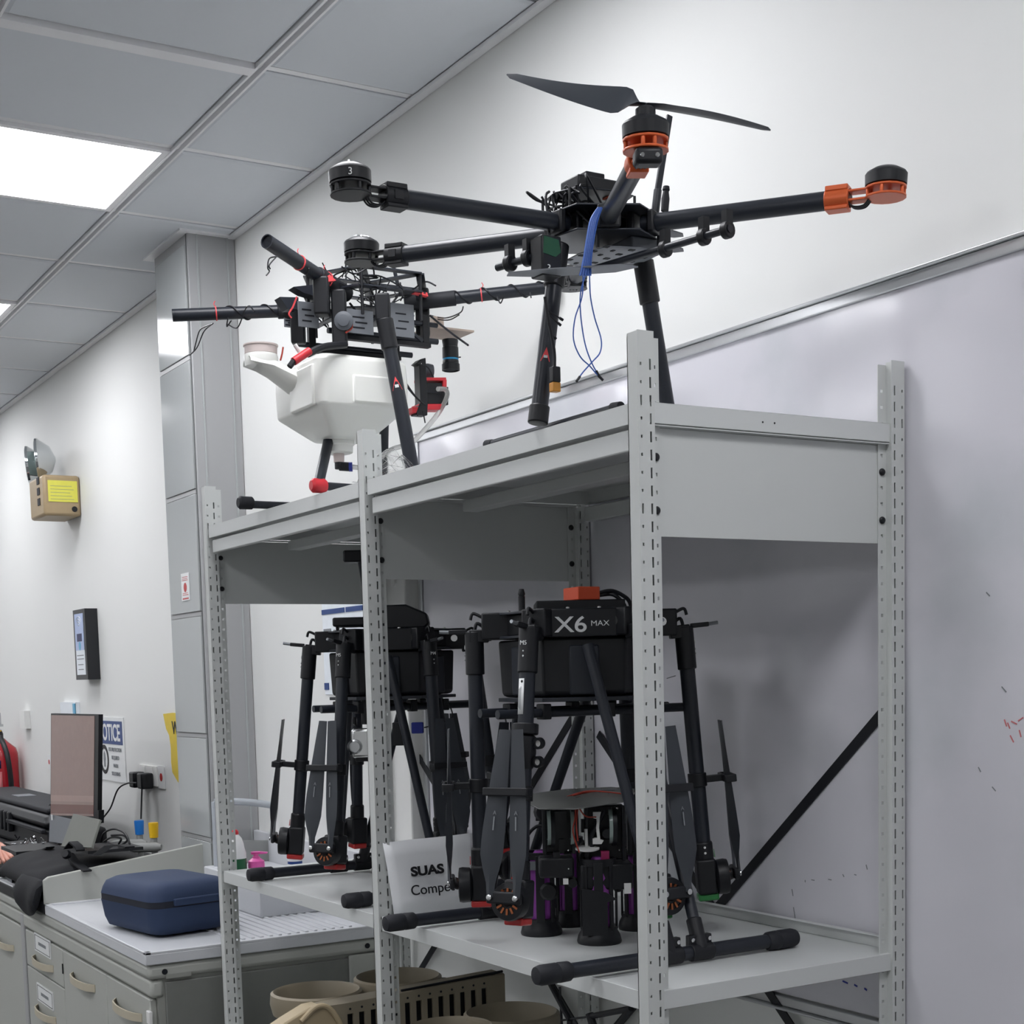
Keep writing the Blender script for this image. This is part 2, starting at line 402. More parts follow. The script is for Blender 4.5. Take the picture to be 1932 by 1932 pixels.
for k, fz in enumerate((.85, .79, .73, .26, .2)): l_.bb(a.x + wd * .15, b.x - wd * (.15 + .05 * (k % 2)), yy, yy + .0008, b.z + ht * fz, b.z + ht * (fz + .02))
l_.build('small_print', 'led_red', t)['kind'] = 'stuff'

# ============================================================ the rack
L_ = 0.8905; DEP = 0.5185; TOPZ = 2.0245
a_, b1, st, b2 = 0.025, 0.0285, 0.012, 0.017
def strip(mb, fixed_ax, fixed, u0, u1, z0, z1, cols, flip, th=0.0016):
    """plate in the u-z plane at a fixed x with real holes; cols: (u centre, width, [(z, h)...])"""
    us = [u0]; colr = []
    for uc, wd, zz in cols: us += [uc - wd / 2, uc + wd / 2]; colr.append((uc - wd / 2, uc + wd / 2, zz))
    us.append(u1)
    def plate(ua, ub, za, zb):
        if fixed_ax == 'x': mb.bb(fixed - th, fixed, ua, ub, za, zb)
    for i in range(0, len(us), 2): plate(us[i], us[i + 1], z0, z1)
    for ua, ub, zz in colr:
        zp = z0
        for z, h in sorted(zz):
            plate(ua, ub, zp, z - h / 2); zp = z + h / 2
        plate(ua, ub, zp, z1)
def upright(name_label, x, rear, cat='post'):
    y_ = (lambda v: DEP - v) if rear else (lambda v: v)
    def srt(a, b): return (min(a, b), max(a, b))
    mb = MB(); th = 0.0016
    slots = [(1.9785 - 0.025 * k, 0.015) for k in range(78)]
    holes = [(1.9785 - 0.025 * k, 0.014 if k % 6 == 2 else 0.0042) for k in range(78)]
    cols = [(y_(0.0052), 0.0030, holes), (y_(0.0215), 0.0032, slots)]
    cols.sort(key=lambda c: c[0])
    u0, u1 = srt(y_(0), y_(b1)); strip(mb, 'x', x, u0, u1, 0, TOPZ, cols, False)
    u0, u1 = srt(y_(b1), y_(b1 + b2)); fl = [(z + 0.0, 0.0052) for z, _ in slots]
    strip(mb, 'x', x - st, u0, u1, 0, TOPZ - 0.006, [(y_(b1 + b2 * .55), 0.0050, fl)], False)
    ya, yb = srt(y_(b1), y_(b1 - th)); mb.bb(x - st, x - th, ya, yb, 0, TOPZ - 0.002)
    ya, yb = srt(y_(0), y_(th)); mb.bb(x - a_, x - th, ya, yb, 0, TOPZ - 0.001)
    ya, yb = srt(y_(0.0016), y_(b1 - th)); mb.bb(x - a_ + .002, x - a_ + .003, ya, yb, 0, TOPZ - 0.006); ya, yb = srt(y_(b1), y_(b1 - .001)); mb.bb(x - a_ + .002, x - st, ya, yb, 0, TOPZ - 0.006)  # unseen plates added inside to close the post and keep its slots dark
    ya, yb = srt(y_(0), y_(0.010)); mb.bb(x - a_, x - a_ + th, ya, yb, 0, TOPZ - 0.004)
    return mb
rack = thing('shelving_rack', 'light grey boltless steel shelving rack with two open bays holding the drones', 'shelving rack', (-L_, DEP / 2, 0))
ups = [(-k * L_, r) for k in range(3) for r in (False, True)]
for x, r in ups: upright('', x, r).build('upright', 'rack_paint', rack, smooth=False)
T1, T2, S1, S2 = 1.928, 1.8985, 1.083, 1.0545
def bolt(x, y, z, r=0.0058):
    return MB().lathe((x, y, z), X, [(r, 0), (r, 0.002), (r * .7, 0.0042), (0.0001, 0.005)], 14).build('bolt', 'black_plastic', rack)
for k in range(2):
    xa = -(k + 1) * L_ + 0.004; xb = -k * L_ - a_ + 0.012
    # top shelf tray: deck with turned-down rim
    mb = MB(); y0_, y1_ = 0.003, DEP - 0.003
    xa2, xb2 = xa + 0.003, -k * L_ - 0.003
    def tray(mb, xa, xb, zt, zb, lip=0.0):
        mb.bb(xa, xb, y0_, y1_, zt - 0.0015, zt)
        mb.bb(xa, xb, y0_, y0_ + .0015, zb, zt); mb.bb(xa, xb, y1_ - .0015, y1_, zb, zt + lip)
        mb.bb(xa, xa + .0015, y0_, y1_, zb, zt); mb.bb(xb - .0015, xb, y0_, y1_, zb, zt)
        mb.bb(xa, xb, y0_, y0_ + .012, zb, zb + .0015); mb.bb(xa, xb, y1_ - .012, y1_, zb, zb + .0015)
        mb.bb(xb - .012, xb, y0_, y1_, zb, zb + .0015)
    tray(mb, xa2, xb2 - 0.001, T1, T2); mb.build('top_shelf_panel', 'shelf_paint', rack, bevel=0.0008)
    # beams below the tray, front and back, and a stiffener
    for yy in (0.006, DEP - 0.022):
        MB().bb(xa2 + 0.006, xb2 - 0.006, yy + 0.003, yy + 0.016, 1.863, 1.8935).build('beam', 'shelf_paint', rack, bevel=0.002)
    MB().bb(xa2 + 0.02, xb2 - 0.02, 0.20, 0.235, 1.872, 1.895).build('stiffener', 'shelf_paint', rack, bevel=0.002)
    mb = MB(); tray(mb, xa2, xb2 - 0.001, S1, S2, 0.0); mb.bb(xa2, xb2, y1_ - 0.003, y1_, S1, S1 + 0.022); mb.bb(xa2, xb2, y1_ - 0.014, y1_, S1 + 0.0205, S1 + 0.022)
    mb.build('lower_shelf_panel', 'shelf_paint', rack, bevel=0.0008)
    MB().bb(xa2, xb2, 0.003, DEP - 0.003, 0.640, 0.667).build('bottom_shelf_panel', 'shelf_paint', rack, bevel=0.0008)
    # crossed black tie bars at the back
    yb_ = DEP - 0.001
    xl, xr = -(k + 1) * L_ + 0.02, -k * L_ - 0.02
    zl, zr, xm, zm = ((1.42, 1.50, -0.49, 1.092), (1.395, 1.51, -1.38, 1.09))[k]
    for A, B_ in ((Vector((xl, yb_, zl)), Vector((xr, yb_, zl - (zl - zm) / (xm - xl) * (xr - xl)))), (Vector((xr, yb_ + 0.004, zr)), Vector((xl, yb_ + 0.004, zr - (zr - zm) / (xr - xm) * (xr - xl))))):
        d = (B_ - A); MB().box((A + B_) / 2, (d.length, 0.003, 0.018), (d.normalized(), Y, d.normalized().cross(Y))).build('tie_bar', 'black_bar', rack)
    MB().lathe((xm, yb_ - 0.004, zm), Y, [(0.006, 0), (0.006, 0.006)], 12).build('tie_bolt', 'steel', rack)
for k in range(3):   # end plates under the top shelf
    x = -k * L_
    MB().bb(x - st - 0.004, x - st - 0.0022, b1 + b2 * .2, DEP - b1 - b2 * .2, 1.7415, 1.8945).build('end_plate', 'rack_paint', rack, bevel=0.0005)
    MB().bb(x - st - 0.004, x + (0.011 if k else -0.003), b1 + .002, DEP - b1 - .002, 1.8955, 1.8970).build('end_plate_flange', 'rack_paint', rack)
    for yy in (b1 + b2 * .55, DEP - b1 - b2 * .55):
        for zz in (1.8535 + 0.0, 1.7785 - 0.0): bolt(x - st, yy, zz - 0.0005)
# dark socket screw heads seen on the tray rims
for yy in (0.33, 0.353): MB().lathe((-0.0045, yy - 0.1, 1.913), X, [(0.0015, 0), (0.0015, 0.001)], 8).build('screw', 'black_plastic', rack)
# ============================================================ folded hexacopters on the lower shelf
def blade_mesh(mb, root, up, tn, out, length, side, chord=0.031):
    """folded propeller blade: root point, long axis up, chord axis tn (bulge to side), thin axis out"""
    n = 13; rings = []
    for i in range(n):
        s = i / (n - 1)
        if s < 0.06: wl, wr = 0.0065, 0.0065
        else:
            f = min(1, (s - 0.03) / 0.25); f = f * f * (3 - 2 * f)
            wd = (0.013 + (chord - 0.013) * f) * (1 - 0.42 * max(0, (s - 0.4) / 0.6) ** 1.2)
            wl, wr = wd * 0.62, wd * 0.38
        tw = 0.010 * (1 - s) * f if s >= 0.06 else 0
        c = root + up * (length * s); th = 0.0032 * (1 - 0.5 * s)
        L = c + tn * (side * wl) + out * (tw); R_ = c - tn * (side * wr) - out * (tw * .6)
        m1 = (L + R_) / 2 + out * (th + .0015); m2 = (L + R_) / 2 - out * (th * .3)
        rings.append([L, m1, R_, m2])
    mb.loft(rings)
def make_x6(name, label, cx, cy, zb, led, opts):
    root = thing(name, label, 'drone', (cx, cy, zb), 'folded black hexacopters on the lower shelf')
    C0 = Vector((cx, cy, zb))
    def W(x, y, z): return C0 + Vector((x, y, z))
    sk = opts['skid']
    # landing gear
    for s in (-1, 1):
        y0, y1 = opts['sy'][0 if s < 0 else 1]
        g = MB().tube(W(s * sk, y0, 0.0165), W(s * sk, y1, 0.0165), 0.0118, 18).build('skid', 'carbon', root)
        for yy, d in ((y0, -1), (y1, 1)):
            MB().lathe(W(s * sk, yy - d * 0.052, 0.0165), (0, d, 0), [(0.0125, -0.004), (0.0155, 0), (0.0160, 0.018), (0.0150, 0.02), (0.0160, 0.022), (0.0160, 0.05), (0.0135, 0.058), (0.004, 0.06)], 18).build('foot_cap', 'dark_rubber', g)
        for q in (-1, 1):
            A = W(s * sk, q * 0.031, 0.022); B_ = W(s * 0.045, q * 0.078, 0.50) if (s, q) != (1, -1) else W(0.144, -0.080, 0.512)
            l = MB().tube(A, B_, 0.0095, 16).build('leg', 'carbon', root)
            d = (B_ - A).normalized()
            mb = MB().tube(A - d * 0.004, A + d * 0.05, 0.0125, 14); mb.tube(W(s * sk, q * 0.031 - 0.022, 0.0165), W(s * sk, q * 0.031 + 0.022, 0.0165), 0.0145, 14)
            mb.box(A + d * 0.012, (0.012, 0.045, 0.022)); mb.build('leg_joint', 'black_plastic', l, bevel=0.002)
            for yy in (-0.017, 0.017): MB().lathe(A + d * 0.016 + Vector((0, yy, 0)), X, [(0.0036, 0.007), (0.0036, 0.0095), (0.001, 0.0105)], 10).build('screw', 'steel', l)
    # rails under the body
    for x, ya, yb in ((0.055, -0.20, 0.19), (-0.055, -0.17, 0.23)):
        r = MB().tube(W(x, ya, 0.402), W(x, yb, 0.402), 0.0078, 12).build('payload_rail', 'carbon', root)
        for yy in (-0.11, 0.02, 0.10): MB().box(W(x, yy, 0.404), (0.024, 0.016, 0.026)).build('rail_clamp', 'black_plastic', r, bevel=0.002)
    ang = [math.radians(60 * k) for k in range(6)]
    hexp = lambda r, z: [W(r * math.cos(a), r * math.sin(a), z) for a in ang]
    # lower body with ribs
    mb = MB().loft([hexp(0.128, 0.428), hexp(0.136, 0.434), hexp(0.140, 0.515), hexp(0.140, 0.525)]); mb.build('lower_body', 'black_plastic', root, bevel=0.004)
    MB().loft([hexp(0.142, 0.420), hexp(0.142, 0.427)]).build('bottom_plate', 'carbon_plate', root, bevel=0.001)
    for a in ang:
        u = Vector((math.cos(a + math.pi / 6), math.sin(a + math.pi / 6), 0)); t = Vector((-u.y, u.x, 0))
        MB().box(C0 + u * 0.1205 + Z * 0.472, (0.006, 0.05, 0.082), (u, t, Z)).build('side_cover', 'carbon_plate', root, bevel=0.003)
    # frame ring
    MB().loft([hexp(0.150, 0.5275), hexp(0.150, 0.5320)]).build('frame_plate', 'carbon_plate', root, bevel=0.001)
    MB().loft([hexp(0.136, 0.5320), hexp(0.136, 0.5680)]).build('centre_body', 'black_plastic', root, bevel=0.002)
    MB().loft([hexp(0.150, 0.5680), hexp(0.150, 0.5725)]).build('frame_plate', 'carbon_plate', root, bevel=0.001)
    for k, a in enumerate(ang):
        for da in (-0.32, 0.32):
            MB().lathe(W(0.128 * math.cos(a + da), 0.128 * math.sin(a + da), 0.5725), Z, [(0.0032, 0), (0.0032, 0.0022), (0.001, 0.003)], 8).build('screw', 'steel', root)
    # name plate on the facet towards the room
    u = Vector((math.cos(math.radians(-30)), math.sin(math.radians(-30)), 0)); t = Vector((-u.y, u.x, 0))
    npl = MB().box(C0 + u * 0.1300 + Z * 0.549, (0.012, 0.108, 0.046), (u, t, Z)).build('name_plate', 'black_plastic', root, bevel=0.002)
    if opts['name']:
        o_ = C0 + u * 0.1364 - t * 0.048 + Z * 0.534
        text('lettering', 'X6', 'white_print', npl, o_, t, Z, 0.036, bold=0.0004, sx=1.22)
        text('lettering', 'MAX', 'white_print', npl, o_ + t * 0.0585 + Z * 0.0090, t, Z, 0.0125, sx=1.15)
    # arms
    for k, a in enumerate(ang):
        u = Vector((math.cos(a), math.sin(a), 0)); t = Vector((-u.y, u.x, 0))
        MB().box(C0 + u * 0.140 + Z * 0.550, (0.056, 0.044, 0.046), (u, t, Z)).build('arm_mount', 'black_plastic', root, bevel=0.003)
        MB().lathe(C0 + u * 0.142 + Z * 0.551 - t * 0.0235, t, [(0.0075, 0), (0.0075, 0.003)], 12).build('pivot_bolt', 'steel', root)
        top = C0 + u * 0.181 + Z * 0.546; bot = C0 + u * (0.181 + opts['splay'][k]) + Z * 0.128
        d = (bot - top).normalized(); o2 = (u - d * u.dot(d)).normalized()
        arm = MB().tube(top + d * 0.018, bot, 0.0132, 18).build('folding_arm', 'carbon', root)
        mb = MB().tube(top + d * 0.004, top + d * 0.078, 0.0165, 16); mb.box(top + d * 0.012 - o2 * 0.008, (0.034, 0.03, 0.022), (o2, t, d)); mb.build('arm_sleeve', 'black_plastic', arm, bevel=0.002)
        mb = MB().box(top + o2 * 0.028 + d * 0.004, (0.032, 0.010, 0.008), (o2, t, d)); mb.build('latch_lever', 'black_plastic', arm, bevel=0.0015)
        MB().tube(top + o2 * 0.040 + d * 0.004, top + o2 * 0.060 + d * 0.003, 0.0032, 8).build('latch_pin', 'steel_rod', arm)
        MB().path([C0 + u * 0.166 + Z * 0.566, C0 + u * 0.182 + Z * 0.573, C0 + u * 0.187 + Z * 0.562], 0.0028, 8).build('latch_hook', 'black_plastic', arm)
        MB().path([C0 + u * 0.160 + Z * 0.545, C0 + u * 0.176 + Z * 0.556, top + d * 0.012], 0.0030, 8).build('cable', 'wire_black', arm)
        text('arm_number', 'M%d' % ((2, 1, 6, 5, 4, 3)[(k + 4) % 6]), 'white_print', arm, top + d * 0.034 + o2 * 0.0168 - t * 0.007, t, -d, 0.010)
        for q in (0.044, 0.052): MB().lathe(top + d * q + o2 * 0.0162, o2, [(0.0018, 0), (0.0016, 0.0014)], 8).build('screw', 'steel', arm)
        mz = bot + d * 0.008
        mb = MB().box(mz + d * 0.014, (0.034, 0.040, 0.062), (o2, t, d)); mb.tube(bot - d * 0.04, bot, 0.0162, 16); mb.build('motor_mount', 'black_plastic', arm, bevel=0.004)
        for q in (-0.02, -0.03): MB().lathe(bot + d * q - t * 0.0158, t, [(0.0022, -0.001), (0.0022, 0.0)], 8).build('screw', 'steel', arm)
        MB().box(mz + d * 0.0505, (0.036, 0.034, 0.012), (o2, t, d)).build('position_light', led[k], arm, bevel=0.003)
        MB().prism([(-.006, 0), (.006, 0), (0, .014)], mz - d * 0.018 + o2 * 0.0172, t, -d, o2 * 0.0012).build('warning_mark', led[k], arm)
        mc = mz + d * 0.018 + o2 * 0.016
        MB().lathe(mc, o2, [(0.026, 0), (0.0305, 0.003), (0.0315, 0.016), (0.0300, 0.022), (0.021, 0.0235), (0.021, 0.0215), (0.004, 0.0215)], 28).build('motor', 'black_plastic', arm)
        mb = MB()
        for q in range(12):
            aa = 2 * math.pi * q / 12; rr = t * math.cos(aa) + d * math.sin(aa)
            mb.box(mc + rr * 0.0165 + o2 * 0.0225, (0.010, 0.0035, 0.002), (rr, o2.cross(rr), o2))
        w_ = mb.build('motor_winding', 'copper', arm); w_['kind'] = 'stuff'
        hb = mc + o2 * 0.034 - d * 0.006
        mb = MB().box(hb, (0.008, 0.062, 0.020), (o2, t, d)); mb.tube(mc + o2 * 0.02, hb, 0.010, 14); mb.build('propeller_hub', 'black_plastic', arm, bevel=0.003)
        for s in (-1, 1):
            rp = hb + t * (s * 0.0235) + o2 * 0.003
            tilt = (-d + t * (-s * 0.055) - o2 * 0.02).normalized(); tt = (t - tilt * t.dot(tilt)).normalized()
            mb = MB(); blade_mesh(mb, rp, tilt, tt, o2, 0.268, s, 0.036); mb.build('propeller_blade', 'blade_grey', arm)
            MB().lathe(rp + o2 * 0.003, o2, [(0.0048, 0), (0.0048, 0.002), (0.0015, 0.003)], 12).build('blade_screw', 'steel', arm)
            q0 = rp + tilt * 0.132 + o2 * 0.0062 + t * (s * 0.003)
            text('blade_logo', 'A', 'grey_print', arm, q0 - tt * 0.003, tt, tilt, 0.009, depth=0.0002)
            MB().box(q0 - tilt * 0.014 + o2 * 0.0004, (0.0004, 0.0022, 0.022), (o2, tt, tilt)).build('blade_print', 'grey_print', arm)
        cb = hb - d * 0.168 + o2 * 0.0
        mb = MB().box(cb + o2 * 0.010, (0.005, 0.080, 0.013), (o2, t, d)); mb.box(cb - o2 * 0.006, (0.004, 0.080, 0.013), (o2, t, d))
        for s in (-1, 1): mb.box(cb + t * (s * 0.039) + o2 * 0.002, (0.018, 0.004, 0.013), (o2, t, d))
        pt = top + d * ((cb - top).dot(d)); mb.tube(pt - d * 0.012, pt + d * 0.012, 0.0165, 16); mb.box((cb + pt) / 2 - o2 * .004, (abs((cb - pt).dot(o2)) , 0.012, 0.012), (o2, t, d)); mb.build('blade_holder', 'black_plastic', arm, bevel=0.0015)
        if k == opts.get('sleeve', -1):
            MB().pipe(top + d * 0.160, top + d * 0.178, 0.0215, 0.0125, 20).build('clamp_collar', 'black_plastic', arm, bevel=0.002)
            MB().lathe(top + d * 0.178, d, [(0.0135, 0), (0.0185, 0.004), (0.0190, 0.03), (0.0160, 0.052), (0.0133, 0.056)], 20).build('lower_sleeve', 'black_plastic', arm)
            for q in (0.192, 0.222):
                MB().pipe(top + d * q + t * 0.026 + u * -0.004, top + d * q + t * 0.026 + u * 0.006, 0.0095, 0.0055, 16).build('cable_ring', 'black_plastic', arm)
                MB().lathe(top + d * q + t * 0.026, u, [(0.0054, -0.002), (0.0054, 0.002)], 14).build('ring_plug', 'white_plastic', arm)
            # white paper label wrapped on the tube
            rings = []
            mb = MB(); vs = []; N = 7
            for zi in (0.088, 0.146):
                for q in range(N):
                    aa = -0.75 + q * 0.9 / (N - 1); rr = (o2 * math.cos(aa) + t * math.sin(aa)); vs.append(top + d * zi + rr * 0.0139)
            mb.add(vs, [(q, q + 1, N + q + 1, N + q) for q in range(N - 1)]); mb.build('paper_label', 'white_print', arm, solid=0.0004)
            aa = -0.15; rr = (o2 * math.cos(aa) + t * math.sin(aa))
            MB().lathe(top + d * 0.093 + rr * 0.0139, rr, [(0.0022, 0), (0.0022, 0.0004)], 10).build('label_dot', 'black_print', arm)
            for q in range(3):
                aa = -0.25 - 0.16 * q; rr = (o2 * math.cos(aa) + t * math.sin(aa)); tt = d.cross(rr)
                MB().box(top + d * 0.120 + rr * 0.01425, (0.0003, 0.0008, 0.038 - q * .004), (rr, tt, d)).build('label_text', 'grey_print', arm)
    return root, W
bk = ['led_green', 'led_red', 'led_red', 'led_red', 'led_red', 'led_red']
dC, WC = make_x6('hexacopter', 'folded black hexacopter lettered X6 MAX with an orange block on top, near bay', -0.428, 0.178, S1,
    ['led_green', 'led_green', 'led_green', 'led_red', 'led_red', 'led_red'],
    dict(skid=0.285, sy=((-0.245, 0.22), (-0.275, 0.225)), splay=[0.03, 0.032, 0.03, 0.03, 0.0, 0.055], name=True, sleeve=5))
dD, WD = make_x6('hexacopter', 'folded black hexacopter with a peaked cover and silver camera, far bay of the lower shelf', -1.275, 0.238, S1,
    ['led_red'] * 6,
    dict(skid=0.26, sy=((-0.255, 0.20), (-0.250, 0.20)), splay=[0.03, 0.05, 0.03, 0.03, 0.045, 0.055], name=False))
u30 = Vector((math.cos(math.radians(-30)), math.sin(math.radians(-30)), 0)); t30 = Vector((-u30.y, u30.x, 0))
# extras on the near hexacopter
b0 = WC(0, 0, 0)
MB().box(b0 + Z * 0.581 - t30 * 0.0, (0.13, 0.15, 0.016), (u30, t30, Z)).build('top_tray', 'black_plastic', dC, bevel=0.002)
ob = MB().box(b0 + Z * 0.6005 + u30 * 0.03 + t30 * 0.004, (0.055, 0.042, 0.022), ((u30 + t30 * .45).normalized(), (t30 - u30 * .45).normalized(), Z)); ob.build('receiver_block', 'orange_box', dC, bevel=0.0015)
MB().path([b0 + Z * 0.603 + t30 * 0.035, b0 + Z * 0.606 + t30 * 0.06, b0 + Z * 0.592 + t30 * 0.085, b0 + Z * 0.575 + t30 * 0.092], 0.0035, 8).build('power_cable', 'wire_black', dC)
MB().path([b0 + Z * 0.600 + t30 * 0.035 - u30 * .02, b0 + Z * 0.600 + t30 * 0.06, b0 + Z * 0.584 + t30 * 0.078, b0 + Z * 0.575 + t30 * 0.08], 0.0035, 8).build('power_cable', 'wire_black', dC)
am = b0 + u30 * 0.09 - t30 * 0.10 + Z * 0.572
mb = MB().tube(am, am + Z * 0.024, 0.0055, 10); mb.lathe(am + Z * 0.024, Z, [(0.0045, 0), (0.006, 0.004), (0.004, 0.012)], 10); mb.build('antenna_socket', 'black_plastic', dC)
# extras on the far hexacopter: peaked cover, rod with head, camera, blue connector, battery box
b0 = WD(0, 0, 0)
poly = [(-0.035, 0), (-0.035, 0.052), (0.038, 0.053), (0.083, 0.033), (0.088, 0.010), (0.078, 0)]
MB().prism(poly, b0 + Z * 0.574 + u30 * 0.05 - t30 * 0.0, t30, Z, u30 * -0.10).build('peaked_cover', 'black_plastic', dD, bevel=0.004)
MB().box(b0 + Z * 0.592 - t30 * 0.075, (0.09, 0.10, 0.020), (u30, t30, Z)).build('side_box', 'black_plastic', dD, bevel=0.004)
MB().box(b0 + Z * 0.580 - t30 * 0.118, (0.02, 0.006, 0.02), (u30, t30, Z)).build('side_bracket', 'black_plastic', dD)
ra = b0 + Z * 0.59 - t30 * 0.045; rb = P(678, 1050, 0, -1.29)
MB().tube(ra, rb, 0.0055, 10).build('mast_rod', 'carbon', dD)
MB().box(rb + t30 * -0.012 + Z * 0.0, (0.04, 0.045, 0.026), (u30, t30, Z)).build('mast_head', 'black_plastic', dD, bevel=0.004)
mc = b0 + u30 * 0.10 - t30 * 0.052 + Z * 0.022
MB().tube(mc + Z * 0.405, mc + Z * 0.345, 0.012, 14).build('camera_gimbal', 'black_plastic', dD)
MB().lathe(mc + Z * 0.352 - t30 * 0.03, t30, [(0.009, 0), (0.011, 0.004), (0.009, 0.008)], 5).build('star_knob', 'black_plastic', dD)
camb = MB().box(mc + Z * 0.305 + t30 * 0.004, (0.056, 0.074, 0.064), (u30, t30, Z)).build('silver_camera', 'steel', dD, bevel=0.006)
MB().lathe(mc + Z * 0.298 - t30 * 0.026 + u30 * 0.025, u30, [(0.016, 0), (0.016, 0.012), (0.012, 0.013), (0.011, 0.006)], 20).build('lens_ring', 'silver', camb)
MB().box(mc + Z * 0.270 + t30 * 0.004, (0.046, 0.060, 0.010), (u30, t30, Z)).build('camera_base', 'black_plastic', camb, bevel=0.002)
cb_ = b0 + u30 * 0.12 + t30 * 0.045 + Z * 0.345
MB().box(cb_ - t30 * 0.026, (0.03, 0.028, 0.050), (u30, t30, Z)).build('battery_box', 'black_plastic', dD, bevel=0.002)
MB().box(cb_ + t30 * 0.014 + Z * 0.012, (0.02, 0.026, 0.024), (u30, t30, Z)).build('blue_connector', 'conn_blue', dD, bevel=0.002)
MB().path([cb_ + t30 * 0.028 + Z * 0.012, cb_ + t30 * 0.06 + Z * 0.02, cb_ + t30 * 0.09 + Z * 0.035, cb_ + t30 * 0.08 + Z * 0.07], 0.0016, 6).build('cable', 'wire_black', dD)
